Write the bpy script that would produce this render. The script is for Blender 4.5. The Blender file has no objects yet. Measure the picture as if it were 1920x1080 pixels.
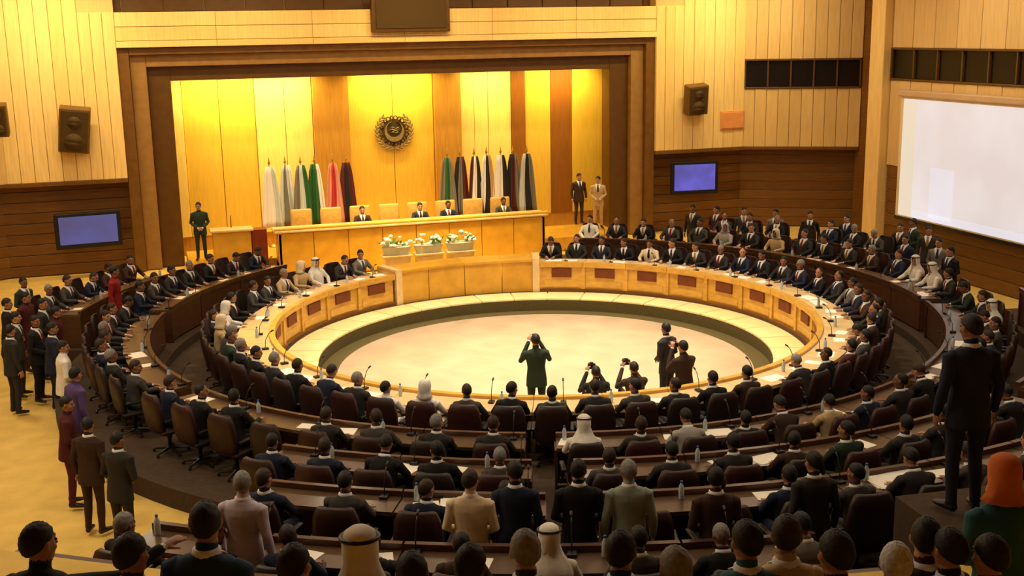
import bpy, bmesh, math, random
import numpy as np
from mathutils import Vector, Matrix
random.seed(11)
PI = math.pi
S = bpy.context.scene
COL = S.collection

# ------------------------------------------------------------------ camera
FPX = 2187.0
AZ = math.radians(19.0); CD = 24.6
CAM = Vector((-CD*math.sin(AZ), -CD*math.cos(AZ), 6.95))
_a = AZ-math.radians(1.6); _p = math.radians(12.5); _r = math.radians(1.0)
FW = Vector((math.sin(_a)*math.cos(_p), math.cos(_a)*math.cos(_p), -math.sin(_p)))
_rt = Vector((math.cos(_a), -math.sin(_a), 0)); _up = _rt.cross(FW)
RT = _rt*math.cos(_r)-_up*math.sin(_r); UP = _rt*math.sin(_r)+_up*math.cos(_r)
cd = bpy.data.cameras.new('camera'); cam = bpy.data.objects.new('camera', cd); COL.objects.link(cam)
cd.sensor_width = 36; cd.lens = 36*FPX/1920; cd.clip_start = .1; cd.clip_end = 200
m = Matrix((RT, UP, -FW)).transposed().to_4x4(); m.translation = CAM; cam.matrix_world = m
S.camera = cam
def inframe(p, mx=60, top=-40, bot=1140):
    v = Vector(p)-CAM; d = v.dot(FW)
    if d < .5: return False
    x = 960+FPX*v.dot(RT)/d; y = 540-FPX*v.dot(UP)/d
    return -mx < x < 1920+mx and top < y < bot

# ------------------------------------------------------------------ world, exposure
w = bpy.data.worlds.new('world'); S.world = w; w.use_nodes = True
w.node_tree.nodes['Background'].inputs[0].default_value = (1, .85, .6, 1)
w.node_tree.nodes['Background'].inputs[1].default_value = .05
S.view_settings.view_transform = 'Standard'
try: S.view_settings.look = 'None'
except Exception: pass
S.view_settings.gamma = 1; S.view_settings.use_curve_mapping = False
S.view_settings.exposure = 0.0

# ------------------------------------------------------------------ lights
def area(name, loc, target, sx, sy, power, col, spread=PI):
    l = bpy.data.lights.new(name, 'AREA'); l.shape = 'RECTANGLE'; l.size = sx; l.size_y = sy
    l.energy = power; l.color = col; l.spread = spread
    o = bpy.data.objects.new(name, l); COL.objects.link(o); o.location = loc
    d = Vector(target)-Vector(loc); o.rotation_euler = d.to_track_quat('-Z', 'Y').to_euler()
    return o
WARM = (1, .80, .50); AMB = (1, .77, .36); NEUT = (1, .86, .64)
LAMP_SPOTS = [(-12.3, y, 185) for y in (-9, -3.5, 2)]+[(x, y, 52) for y in (-12.0, -7.4) for x in (-7.5, -2.5, 2.5, 7.5)]+[(x, 6.8, 120) for x in (-9, -3.5, 3.5, 9)]+[(11, 0, 90)]  # lamps over the left aisle are added to brighten its floor
for x, y, pw in LAMP_SPOTS:
    area('ceiling_lamp_light', (x, y, 9.28), (x, y, 0), 1.3, 1.3, pw, NEUT)
# unseen lamps added in a ring to brighten the round table's well
RING_SPOTS = [(3.1*math.cos(k*PI/3), 3.1*math.sin(k*PI/3)-.3) for k in range(6)]
for x, y in RING_SPOTS:
    area('well_fill_light', (x, y, 9.28), (x, y, 0), 1.3, 1.3, 120, (1, .87, .70), math.radians(70))
# wall washers along the ceiling edge in front of the stage wall
for x in (-10.2, -5.2, 0, 5.2, 10.2):
    area('wall_washer_light', (x, 10.6, 9.2), (x, 13.0, 5.0), 3.6, .3, (150 if x < 0 else 130) if abs(x) > 9 else 70, AMB, math.radians(120))
area('rostrum_lamp_light', (-1, 8.6, 9.2), (-.6, 10.6, .8), 5.5, .6, 300, AMB, math.radians(60))
area('side_washer_light', (11.2, 2.5, 9.2), (13, 2.5, 5.5), .3, 8, 80, WARM, math.radians(120))
area('angled_washer_light', (12.6, 10.6, 9.2), (13.5, 12.0, 5.2), 2.6, .3, 22, WARM, math.radians(120))
# cove lamps behind the stage header
for x, wd, pw in ((-4.7, 4.0, 215), (0, 2.4, 130), (3.2, 1.6, 70), (5.8, 2.2, 105)):
    area('cove_lamp_light', (x, 14.42, 5.75), (x, 15.2, 3.6), wd, .12, pw, (1, .76, .27), math.radians(150))

# ------------------------------------------------------------------ materials
def srgb(r, g, b):
    f = lambda c: (c/255/12.92 if c/255 <= .04045 else ((c/255+.055)/1.055)**2.4)
    return (f(r), f(g), f(b), 1)
MATS = {}
def mat(name, col, rough=.6, var=.15, scale=6, metal=0, bump=0, spec=.4, objcol=False, rnd=None, stretch=None, emit=None, coat=0):
    if name in MATS: return MATS[name]
    M = bpy.data.materials.new(name); M.use_nodes = True; nt = M.node_tree; N = nt.nodes; L = nt.links
    b = N['Principled BSDF']; b.inputs['Roughness'].default_value = rough; b.inputs['Metallic'].default_value = metal
    b.inputs['Specular IOR Level'].default_value = spec
    if coat: b.inputs['Coat Weight'].default_value = coat; b.inputs['Coat Roughness'].default_value = .15
    tc = N.new('ShaderNodeTexCoord'); mp = N.new('ShaderNodeMapping'); L.new(tc.outputs['Object'], mp.inputs[0])
    if stretch: mp.inputs['Scale'].default_value = stretch
    nz = N.new('ShaderNodeTexNoise'); nz.inputs['Scale'].default_value = scale; nz.inputs['Detail'].default_value = 4
    L.new(mp.outputs[0], nz.inputs['Vector'])
    mr = N.new('ShaderNodeMapRange'); mr.inputs['From Min'].default_value = .3; mr.inputs['From Max'].default_value = .7
    mr.inputs['To Min'].default_value = 1-var; mr.inputs['To Max'].default_value = 1+var
    L.new(nz.outputs['Fac'], mr.inputs['Value'])
    oi = N.new('ShaderNodeObjectInfo')
    mx = N.new('ShaderNodeVectorMath'); mx.operation = 'SCALE'
    if objcol: L.new(oi.outputs['Color'], mx.inputs[0])
    elif rnd:
        cr = N.new('ShaderNodeValToRGB'); cr.color_ramp.elements[0].color = col; cr.color_ramp.elements[1].color = rnd
        L.new(oi.outputs['Random'], cr.inputs[0]); L.new(cr.outputs[0], mx.inputs[0])
    else: mx.inputs[0].default_value = col[:3]
    L.new(mr.outputs[0], mx.inputs['Scale']); L.new(mx.outputs[0], b.inputs['Base Color'])
    if bump:
        bp = N.new('ShaderNodeBump'); bp.inputs['Strength'].default_value = bump; bp.inputs['Distance'].default_value = .01
        L.new(nz.outputs['Fac'], bp.inputs['Height']); L.new(bp.outputs[0], b.inputs['Normal'])
    if emit:
        b.inputs['Emission Color'].default_value = emit[0]; b.inputs['Emission Strength'].default_value = emit[1]
    MATS[name] = M; return M

M_PANEL = mat('honey_panel', srgb(238, 200, 120), .5, .08, 5, rnd=srgb(246, 212, 138), stretch=(4, 4, .3))
M_TAN = mat('tan_panel', srgb(214, 178, 112), .5, .08, 5, rnd=srgb(226, 190, 124), stretch=(4, 4, .3))
M_DARKW = mat('dark_brown_wood', srgb(112, 72, 26), .45, .2, 5, rnd=srgb(126, 84, 32), stretch=(.3, .3, 4))
M_FRAME1 = mat('stage_frame_dark', srgb(112, 74, 20), .45, .18, 4, stretch=(1, 1, 1))
M_FRAME2 = mat('stage_frame_tan', srgb(152, 112, 56), .45, .15, 4)
M_FRAME3 = mat('stage_frame_deep', srgb(92, 60, 10), .45, .15, 4)
M_GOLD = mat('stage_gold_panel', srgb(224, 182, 66), .4, .08, 4, stretch=(4, 4, .4))
M_CREAM = mat('stage_cream_panel', srgb(246, 214, 120), .45, .08, 4, stretch=(4, 4, .4))
M_AMBER = mat('stage_amber_pillar', srgb(186, 134, 48), .45, .12, 4, stretch=(4, 4, .4))
M_BROWN = mat('stage_brown_strip', srgb(138, 84, 18), .45, .12, 4, stretch=(4, 4, .4))
M_DESK = mat('golden_desk_wood', srgb(206, 156, 56), .35, .14, 4, rnd=srgb(218, 168, 68), stretch=(1, 1, 3), coat=.3)
M_DESKTOP = mat('pale_desk_top', srgb(226, 196, 140), .35, .1, 4, coat=.3)
M_ROST = mat('rostrum_wood', srgb(210, 156, 44), .38, .12, 3, rnd=srgb(218, 166, 54), coat=.2)
M_INSET = mat('dark_inset_wood', srgb(112, 52, 14), .5, .15, 6)
M_ROW = mat('row_desk_wood', srgb(70, 40, 26), .4, .2, 5, rnd=srgb(84, 50, 30), stretch=(1, 1, 3), coat=.2)
M_ROWTOP = mat('row_desk_top', srgb(88, 66, 46), .35, .15, 5, coat=.3)
M_STONE = mat('cream_stone_band', srgb(240, 218, 150), .35, .08, 3, rnd=srgb(246, 226, 164))
M_GREENC = mat('grey_green_carpet', srgb(88, 76, 36), .95, .15, 30, bump=.2)
M_WELL = mat('cream_carpet', srgb(188, 164, 132), .32, .14, 1.6, spec=.5)
M_AISLE = mat('khaki_carpet', srgb(226, 190, 98), .9, .1, 2.5, bump=.1)
M_TIER = mat('tier_carpet', srgb(72, 56, 40), .95, .15, 12, bump=.2)
M_CEIL = mat('ceiling_plaster', srgb(200, 170, 110), .9, .05, 2)
M_BLACK = mat('black_plastic', srgb(26, 24, 24), .4, .1, 20)
M_METAL = mat('dark_metal', srgb(70, 66, 62), .35, .1, 20, metal=.8)
M_STEEL = mat('steel', srgb(170, 165, 155), .3, .1, 20, metal=.9)
M_LEATHER = mat('dark_leather', srgb(36, 28, 25), .45, .15, 12, rnd=srgb(58, 26, 24), bump=.1)
M_TANLEATHER = mat('tan_leather', srgb(206, 160, 78), .5, .12, 10, bump=.1)
M_SPK = mat('speaker_brown', srgb(108, 78, 22), .6, .12, 14)
M_GRILLE = mat('speaker_grille', srgb(78, 56, 18), .8, .3, 60)
M_GLASS = mat('booth_glass', srgb(22, 14, 12), .35, .3, 1.2, spec=.25)
M_PAPER = mat('paper', srgb(250, 244, 230), .7, .04, 8)
M_CLOTH = mat('cloth', (1, 1, 1, 1), .85, .12, 9, objcol=True, bump=.1)
M_HAIR = mat('hair', (1, 1, 1, 1), .6, .3, 40, objcol=True, bump=.3)
M_SKIN = mat('skin', srgb(196, 142, 108), .55, .06, 12, rnd=srgb(128, 84, 58))
M_LIP = mat('lips', srgb(140, 80, 66), .5, .06, 12)
M_SHOE = mat('shoe_leather', srgb(24, 20, 18), .3, .1, 12)
M_EYE = mat('eye', srgb(30, 22, 18), .2, .1, 12)
M_SHIRT = mat('shirt', srgb(236, 234, 232), .8, .05, 12)
M_LEAF = mat('leaf', srgb(60, 112, 44), .55, .25, 8, rnd=srgb(100, 142, 52))
M_PETAL = mat('petal', srgb(246, 244, 226), .6, .06, 8, rnd=srgb(228, 238, 222))
M_POT = mat('planter', srgb(206, 206, 186), .5, .08, 8)
M_EMB = mat('emblem_bronze', srgb(70, 56, 30), .45, .2, 12, metal=.3)
M_EMBL = mat('emblem_pewter', srgb(138, 118, 78), .4, .2, 12, metal=.3)
M_POLE = mat('brass_pole', srgb(200, 160, 80), .3, .1, 10, metal=.8)
M_WATER = mat('bottle_plastic', srgb(190, 205, 210), .1, .05, 5, spec=.7)
M_CAP = mat('bottle_cap', srgb(40, 90, 170), .4, .05, 5)
M_LAMP = mat('lamp_glow', (1, .9, .7, 1), .5, 0, 5, emit=((1, .86, .6, 1), 4))

# ------------------------------------------------------------------ mesh helpers
class MB:
    def __init__(s): s.v = []; s.f = []; s.mi = []; s.cur = 0
    def add(s, vs, fs):
        o = len(s.v); s.v += [tuple(x) for x in vs]; s.f += [tuple(i+o for i in f) for f in fs]; s.mi += [s.cur]*len(fs); return s
    def box(s, x0, x1, y0, y1, z0, z1, M=None):
        vs = [Vector((x, y, z)) for x in (x0, x1) for y in (y0, y1) for z in (z0, z1)]
        if M is not None: vs = [M @ v for v in vs]
        return s.add(vs, [(0, 1, 3, 2), (4, 6, 7, 5), (0, 4, 5, 1), (2, 3, 7, 6), (0, 2, 6, 4), (1, 5, 7, 3)])
    def rbox(s, x0, x1, y0, y1, z0, z1, r=.01, M=None):   # box with chamfered edges along every side
        bm = bmesh.new(); bmesh.ops.create_cube(bm, size=1)
        for v in bm.verts: v.co = Vector(((x0+x1)/2+v.co.x*(x1-x0), (y0+y1)/2+v.co.y*(y1-y0), (z0+z1)/2+v.co.z*(z1-z0)))
        bmesh.ops.bevel(bm, geom=bm.edges[:], offset=min(r, .45*min(x1-x0, y1-y0, z1-z0)), segments=2, affect='EDGES', profile=.5)
        bm.verts.index_update()
        vs = [v.co.copy() for v in bm.verts]; fs = [[v.index for v in f.verts] for f in bm.faces]; bm.free()
        if M is not None: vs = [M @ v for v in vs]
        return s.add(vs, fs)
    def arc(s, R0, R1, z0, z1, a0, a1, n=None):            # annular sector, angles in degrees
        n = n or max(1, int(abs(a1-a0)/3))
        vs = []; fs = []
        for i in range(n+1):
            t = math.radians(a0+(a1-a0)*i/n); c, q = math.cos(t), math.sin(t)
            vs += [(R0*c, R0*q, z0), (R1*c, R1*q, z0), (R1*c, R1*q, z1), (R0*c, R0*q, z1)]
        for i in range(n):
            b = 4*i
            for k in range(4): fs.append((b+k, b+(k+1) % 4, b+4+(k+1) % 4, b+4+k))
        if abs(abs(a1-a0)-360) > .01: fs += [(0, 3, 2, 1), (4*n, 4*n+1, 4*n+2, 4*n+3)]
        return s.add(vs, fs)
    def tube(s, pts, r, n=8):
        pts = [Vector(p) for p in pts]; rs = r if isinstance(r, (list, tuple)) else [r]*len(pts)
        return s.loft([(p, q, q) for p, q in zip(pts, rs)], n=n)
    def loft(s, rings, side=(1, 0, 0), n=12):              # rings: (centre, half-width along side, half-depth)
        P = [Vector(r[0]) for r in rings]; K = len(P); vs = []; fs = []; side = Vector(side)
        for i in range(K):
            t = (P[min(i+1, K-1)]-P[max(i-1, 0)])
            t = t.normalized() if t.length > 1e-9 else Vector((0, 0, 1))
            sd = side-t*side.dot(t)
            if sd.length < .05: sd = Vector((0, 1, 0))-t*t.y
            if sd.length < .05: sd = Vector((0, 0, 1))-t*t.z
            sd.normalize(); q = t.cross(sd)
            for k in range(n):
                an = 2*PI*k/n; vs.append(P[i]+sd*(rings[i][1]*math.cos(an))+q*(rings[i][2]*math.sin(an)))
        for i in range(K-1):
            for k in range(n):
                fs.append((i*n+k, i*n+(k+1) % n, (i+1)*n+(k+1) % n, (i+1)*n+k))
        fs += [tuple(reversed(range(n))), tuple((K-1)*n+k for k in range(n))]
        return s.add(vs, fs)
    def lathe(s, prof, c=(0, 0, 0), n=16):
        c = Vector(c)
        return s.loft([(c+Vector((0, 0, z)), r, r) for r, z in prof], n=n)
    def ell(s, c, rx, ry, rz, n=10, M=None):
        k = max(4, n//2+1); vs = []; fs = []; c = Vector(c)
        for i in range(k+1):
            th = PI*i/k
            for j in range(n):
                ph = 2*PI*j/n; v = Vector((rx*math.sin(th)*math.cos(ph), ry*math.sin(th)*math.sin(ph), rz*math.cos(th)))
                vs.append(c+(M @ v if M is not None else v))
        for i in range(k):
            for j in range(n): fs.append((i*n+j, (i+1)*n+j, (i+1)*n+(j+1) % n, i*n+(j+1) % n))
        return s.add(vs, fs)
    def torus(s, c, R, r, n=24, m=8, M=None):
        vs = []; fs = []; c = Vector(c)
        for i in range(n):
            a = 2*PI*i/n
            for j in range(m):
                b = 2*PI*j/m; v = Vector(((R+r*math.cos(b))*math.cos(a), (R+r*math.cos(b))*math.sin(a), r*math.sin(b)))
                vs.append(c+(M @ v if M is not None else v))
        for i in range(n):
            for j in range(m): fs.append((i*m+j, ((i+1) % n)*m+j, ((i+1) % n)*m+(j+1) % m, i*m+(j+1) % m))
        return s.add(vs, fs)
    def mesh(s, name, mats, smooth=False):
        me = bpy.data.meshes.new(name); me.from_pydata(s.v, [], s.f)
        for q in (mats if isinstance(mats, (list, tuple)) else [mats]): me.materials.append(q)
        me.polygons.foreach_set('material_index', s.mi)
        bm = bmesh.new(); bm.from_mesh(me); bmesh.ops.recalc_face_normals(bm, faces=bm.faces[:]); bm.to_mesh(me); bm.free()
        if smooth: me.polygons.foreach_set('use_smooth', [True]*len(me.polygons))
        me.update(); return me
    def build(s, name, mats, parent=None, smooth=False):
        return link(name, s.mesh(name, mats, smooth), parent)
def link(name, me, parent=None, loc=None, rz=None):
    o = bpy.data.objects.new(name, me); COL.objects.link(o)
    if parent is not None: o.parent = parent
    if loc is not None: o.location = loc
    if rz is not None: o.rotation_euler = (0, 0, rz)
    return o
def tag(o, label=None, cat=None, group=None, kind=None):
    if label: o['label'] = label
    if cat: o['category'] = cat
    if group: o['group'] = group
    if kind: o['kind'] = kind
    return o
def thing(name, label, cat, loc=(0, 0, 0), rz=0, group=None):
    o = bpy.data.objects.new(name, None); COL.objects.link(o); o.empty_display_size = .1
    o.location = loc; o.rotation_euler = (0, 0, rz); return tag(o, label, cat, group)
def struct(o): o['kind'] = 'structure'; return o
def copy_parts(src, dst):
    for ch in src.children:
        c = ch.copy(); COL.objects.link(c); c.parent = dst
        for g in ch.children:
            d = g.copy(); COL.objects.link(d); d.parent = c
ONES = ['', 'first', 'second', 'third', 'fourth', 'fifth', 'sixth', 'seventh', 'eighth', 'ninth', 'tenth', 'eleventh', 'twelfth', 'thirteenth',
        'fourteenth', 'fifteenth', 'sixteenth', 'seventeenth', 'eighteenth', 'nineteenth']
def ordn(n):
    if n < 20: return ONES[n]
    t = ['', '', 'twent', 'thirt', 'fort', 'fift', 'sixt', 'sevent', 'eight', 'ninet'][n//10]
    return t+'ieth' if n % 10 == 0 else t+'y-'+ONES[n % 10]
def pol(R, a, z=0): a = math.radians(a); return Vector((R*math.cos(a), R*math.sin(a), z))

# ------------------------------------------------------------------ floor, tiers, ceiling
fl = MB(); n = 120; vs = []; fs = []; RW = 4.92
for i in range(n):
    t = 2*PI*(i+.5)/n; c, q = math.cos(t), math.sin(t)
    k = min((16/abs(c)) if abs(c) > 1e-6 else 1e9, ((16 if q > 0 else 27)/abs(q)) if abs(q) > 1e-6 else 1e9)
    vs += [(RW*c, RW*q, -.02), (k*c, k*q, -.02), (k*c, k*q, -.4), (RW*c, RW*q, -.4)]
for i in range(n):
    a, b = 4*i, 4*((i+1) % n)
    for k in range(4): fs.append((a+k, a+(k+1) % 4, b+(k+1) % 4, b+k))
fl.add(vs, fs); floor = struct(fl.build('floor', M_AISLE))
WZ = -.2
MB().arc(.02, 4.55, -.4, WZ, 0, 360, 72).build('well_carpet', M_WELL, floor)
MB().arc(4.5, 4.93, -.4, WZ+.005, 0, 360, 96).build('carpet_border', M_GREENC, floor)
MB().arc(4.88, 4.96, -.4, .085, 0, 360, 96).build('well_riser', M_GREENC, floor)
for k in range(36):                                        # stone slabs of the step under the round table
    MB().arc(4.88, 5.66, .085, .12, k*10+.15, k*10+9.85, 4).build('step_slab', M_STONE, floor)
MB().arc(4.96, 5.66, -.02, .085, 0, 360, 96).build('step_core', M_STONE, floor)
MB().arc(5.66, 8.0, -.02, .115, 0, 360, 96).build('seat_carpet', M_TIER, floor)
t2 = struct(MB().arc(8.0, 10.0, -.02, .30, 122, 428, 110).build('floor_tier_1', M_TIER))
t3 = struct(MB().arc(9.99, 11.8, -.02, .60, 226, 348, 60).build('floor_tier_2', M_TIER))
t3b = struct(MB().arc(9.99, 11.8, -.02, .298, 136, 163, 16).build('floor_tier_3', M_TIER))
t3c = struct(MB().arc(9.99, 11.8, -.02, .298, 372, 406, 20).build('floor_tier_5', M_TIER))
t4 = struct(MB().arc(11.79, 14.5, -.02, .90, 232, 330, 60).build('floor_tier_4', M_TIER))
t5 = struct(MB().arc(13.95, 16.1, -.02, 1.2, 232, 264, 24).build('floor_tier_6', M_TIER))
g = MB()
a0, a1, n = 214, 324, 110
for i in range(n):
    ta, tb = math.radians(a0+(a1-a0)*i/n), math.radians(a0+(a1-a0)*(i+1)/n)
    RG = 16.0; pa, pb = (RG*math.cos(ta), RG*math.sin(ta)), (RG*math.cos(tb), RG*math.sin(tb))
    vs = [(pa[0], pa[1], 0), (pb[0], pb[1], 0), (pb[0], -26.9, 0), (pa[0], -26.9, 0)]
    g.add([(x, y, -.02) for x, y, _ in vs]+[(x, y, 2.6) for x, y, _ in vs], [(0, 1, 2, 3), (4, 7, 6, 5), (0, 4, 5, 1), (1, 5, 6, 2), (2, 6, 7, 3), (3, 7, 4, 0)])
gal = struct(g.build('floor_gallery', M_AISLE))
struct(MB().arc(14.6, 16.2, -.02, 2.6, 264, 300, 24).build('floor_podium', M_TIER))
for k in range(4, 22):
    rg = 16.0
    MB().arc(rg-.1, rg, 1.25, 2.58, 214+k*5+.1, 214+(k+1)*5-.1, 3).build('fascia_board', M_ROW, gal)
struct(MB().box(-16, 16, -27, 16, 9.5, 9.8).build('ceiling', M_CEIL))

# ------------------------------------------------------------------ walls
PLK = {}
def plank(parent, M, u0, u1, d0, d1, z0, z1, mtl, name='plank', r=.012):
    """a board in wall frame M: u along the wall, d out into the room"""
    a, b_, c = u1-u0, d1-d0, z1-z0
    key = (round(a, 3), round(b_, 3), round(c, 3), mtl.name, r)
    if key not in PLK:
        q = MB(); q.rbox(-a/2, a/2, -b_/2, b_/2, -c/2, c/2, r); PLK[key] = q.mesh('plank', mtl)
    o = link(name, PLK[key], parent)
    o.location = M @ Vector(((u0+u1)/2, (d0+d1)/2, (z0+z1)/2)); o.rotation_euler = (0, 0, math.atan2(M[1][0], M[0][0])); return o
def wframe(p0, p1):
    """frame with x along p0->p1 and y pointing into the room (to the right of travel = negative normal)"""
    d = Vector((p1[0]-p0[0], p1[1]-p0[1], 0)).normalized(); nrm = Vector((d.y, -d.x, 0))
    m = Matrix((d, nrm, Vector((0, 0, 1)))).transposed().to_4x4(); m.translation = Vector((p0[0], p0[1], 0)); return m
def vplanks(parent, M, u0, u1, z0, z1, wd, mtl, d0=0., d1=.06, gap=.012, alt=.012):
    n = max(1, round((u1-u0)/wd)); s = (u1-u0)/n
    for k in range(n): plank(parent, M, u0+k*s+gap/2, u0+(k+1)*s-gap/2, d0, d1+(alt if k % 2 else 0), z0, z1, mtl)
def hplanks(parent, M, u0, u1, z0, z1, hg, mtl, d0=0., d1=.05, gap=.015):
    n = max(1, round((z1-z0)/hg)); s = (z1-z0)/n
    for k in range(n): plank(parent, M, u0, u1, d0, d1, z0+k*s+gap/2, z0+(k+1)*s-gap/2, mtl)
ZB = 2.85; ZT = 9.5
# stage wall: two piers, header, lower recessed walls
F = wframe((-11.8, 13.0), (11.8, 13.0)); FL = wframe((-12.4, 13.55), (12.4, 13.55))
for sx, nm in ((-1, 'left'), (1, 'right')):
    b = MB(); b.box(min(sx*8.5, sx*11.8), max(sx*8.5, sx*11.8), 13.0, 13.9, ZB, ZT); pier = struct(b.build('wall_pier_'+nm, M_TAN))
    b = MB(); b.box(min(sx*8.5, sx*12.4), max(sx*8.5, sx*12.4), 13.55, 13.9, 0, ZB); low = struct(b.build('wall_lower_'+nm, M_DARKW))
    u = (0, 2.3, 3.3) if sx < 0 else (21.3, 23.6, 20.3)
    vplanks(pier, F, u[0], u[1], ZB, ZT, .38, M_PANEL); vplanks(pier, F, *((2.3, 3.3) if sx < 0 else (20.3, 21.3)), ZB, 7.62, .34, M_PANEL)
    hplanks(low, FL, *((0, 3.9) if sx < 0 else (20.9, 24.8)), 0, ZB, .33, M_DARKW)
    plank(pier, F, *((-.05, 3.3) if sx < 0 else (20.3, 23.7)), -.5, .09, ZB-.12, ZB, M_FRAME1, 'soffit_board')
ws = MB(); ws.box(-8.5, 8.5, 13.0, 13.5, 6.62, 7.62); ws.box(-9.4, 9.4, 13.6, 13.9, 7.62, ZT)
wall_stage = struct(ws.build('wall_stage', M_TAN))
for k in range(6):
    for z0, z1, dd in ((6.62, 6.80, .10), (6.815, 7.2, .05), (7.215, 7.62, .06)):
        plank(wall_stage, F, 3.3+k*17/6+.004, 3.3+(k+1)*17/6-.004, 0, dd, z0, z1, M_PANEL)
for k in range(16): plank(wall_stage, F, 2.35+k*18.9/16, 2.35+(k+1)*18.9/16-.03, -.6, -.5, 7.64, ZT, M_FRAME3, 'shadow_gap_board')  # dark boards stand in for the shadow gap above the header
# stepped stage frame
def portal(nm, hx0, z0, hx1, z1, y0, y1, mtl):
    h = struct(MB().rbox(-hx1, hx1, y0, y1, z1, z0, .02).build(nm+'1', mtl))
    for k, sx in enumerate((-1, 1)):
        struct(MB().rbox(min(sx*hx0, sx*hx1), max(sx*hx0, sx*hx1), y0, y1, 0, z0, .02).build(nm+str(k+2), mtl))
portal('trim_1', 8.5, 6.62, 8.18, 6.40, 13.05, 13.6, M_FRAME1)
portal('trim_2', 8.18, 6.40, 7.72, 6.05, 13.25, 13.8, M_FRAME2)
portal('trim_3', 7.72, 6.05, 7.05, 5.62, 13.5, 14.2, M_FRAME3)
# stage back wall and its panels
wb = MB(); wb.box(-8.6, 8.9, 15.3, 15.6, 0, 7); wb.box(-8.6, 8.9, 14.2, 15.6, 6.4, 6.7)
wall_back = struct(wb.build('wall_stage_back', M_AMBER))
FB = wframe((-8.6, 15.3), (8.9, 15.3))
def bpan(x0, x1, d, mtl, nm='stage_panel', z0=.6, z1=6.35): plank(wall_back, FB, x0+8.6+.008, x1+8.6-.008, 0, d, z0, z1, mtl, nm)
for x0, x1, d, mm in ((-8.5, -7.15, .2, M_BROWN), (-7.15, -6.72, .14, M_CREAM), (-6.72, -5.6, .06, M_GOLD), (-5.6, -4.48, .07, M_GOLD),
                      (-4.48, -3.55, .14, M_CREAM), (-3.55, -2.66, .13, M_CREAM), (-2.66, -1.48, .30, M_AMBER), (-1.48, 0, .10, M_GOLD), (0, 1.38, .10, M_GOLD),
                      (1.38, 2.31, .30, M_AMBER), (2.31, 2.8, .12, M_CREAM), (2.8, 3.3, .10, M_CREAM), (3.3, 4.12, .11, M_CREAM), (4.12, 4.62, .16, M_BROWN),
                      (4.62, 5.55, .10, M_GOLD), (5.55, 6.35, .06, M_BROWN), (6.35, 7.5, .10, M_GOLD), (7.5, 8.8, .2, M_BROWN)):
    bpan(x0, x1, d, mm)
# stage side returns
for sx, nm in ((-1, 'wall_stage_left'), (1, 'wall_stage_right')):
    b = MB(); x = sx*8.75; b.box(x-.15, x+.15, 13.6, 15.6, 0, 7); struct(b.build(nm, M_BROWN))
# angled walls and side walls
def angled(nm, sx):
    p0, p1 = ((11.8, 13.0), (15.2, 11.1)) if sx > 0 else ((-15.2, 11.1), (-11.8, 13.0))
    Mf = wframe(p0, p1); Ld = math.hypot(3.4, 1.9)
    b = MB(); b.box(0, Ld, -.6, -.05, ZB, ZT, Mf); b.box(-.3, Ld+.4, -.95, -.6, 0, ZB, Mf)
    wl = struct(b.build(nm, M_TAN))
    vplanks(wl, Mf, 0, Ld, ZB, 4.82, .39, M_TAN, -.05, .03); vplanks(wl, Mf, 0, Ld, 5.82, ZT, .39, M_TAN, -.05, .03)
    hplanks(wl, Mf, -.2, Ld+.3, 0, ZB, .33, M_DARKW, -.6, -.55)
    plank(wl, Mf, 0, Ld, -.6, .06, ZB-.1, ZB, M_FRAME1, 'soffit_board')
    booth(wl, Mf, .05, Ld-.05, 4.82, 5.82, 5)
    return wl
def booth(wl, Mf, u0, u1, z0, z1, n):
    """interpreters' booth window: reveal boards, panes and mullions"""
    for a, b_, c, d in ((u0, u1, z0, z0+.06), (u0, u1, z1-.06, z1)): plank(wl, Mf, a, b_, -.05, .07, c, d, M_FRAME3, 'booth_sill')
    s = (u1-u0)/n
    for k in range(n+1): plank(wl, Mf, u0+k*s-.03, u0+k*s+.03, -.05, .05, z0+.06, z1-.06, M_FRAME3, 'mullion')
    for k in range(n): plank(wl, Mf, u0+k*s+.03, u0+(k+1)*s-.03, -.05, -.02, z0+.06, z1-.06, M_GLASS, 'pane', r=.003)
wall_angled = angled('wall_angled_right', 1); wall_angled_l = angled('wall_angled_left', -1)
def sidewall(nm, sx):
    p0, p1 = ((13.0, 11.1), (13.0, -26.9)) if sx > 0 else ((-15.2, -26.9), (-15.2, 11.1))
    Mf = wframe(p0, p1); Ld = 38
    b = MB(); b.box(4.7 if sx > 0 else 0, Ld, -.6, -.05, 0, ZT, Mf); wl = struct(b.build(nm, M_TAN))
    U = (lambda y0, y1: (11.1-y1, 11.1-y0)) if sx > 0 else (lambda y0, y1: (y0+26.9, y1+26.9))
    for y0, y1 in ((-4, 6.35 if sx > 0 else 10.1), (-26.8, -4)):
        u0, u1 = U(y0, y1); big = y1 > 0; wd = .47 if big else 1.2
        vplanks(wl, Mf, u0, u1, ZB, 5.32 if sx > 0 else 5.12, wd, M_TAN, -.05, .03); vplanks(wl, Mf, u0, u1, 6.25 if sx > 0 else 6.15, ZT, wd, M_TAN, -.05, .03)
        hplanks(wl, Mf, u0, u1, 0, ZB, .36, M_DARKW, -.05, .0)
        booth(wl, Mf, u0, u1, 5.32 if sx > 0 else 5.12, 6.25 if sx > 0 else 6.15, 10)
    return wl
wall_right = sidewall('wall_right', 1); wall_left = sidewall('wall_left', -1)
struct(MB().box(-16, 16, -27.3, -26.9, 0, 9.5).build('wall_back', M_TAN))
for nm, x, y in (('trim_41', 13.06, 6.75), ('trim_42', -14.95, 10.4)):      # columns at the corners
    c = struct(MB().rbox(x-.34, x+.34, y-.34, y+.34, 0, ZT, .03).build(nm, M_PANEL))
    MB().rbox(x-.40, x+.40, y-.40, y+.40, 0, .25, .02).build('column_base', M_FRAME1, c)
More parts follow.
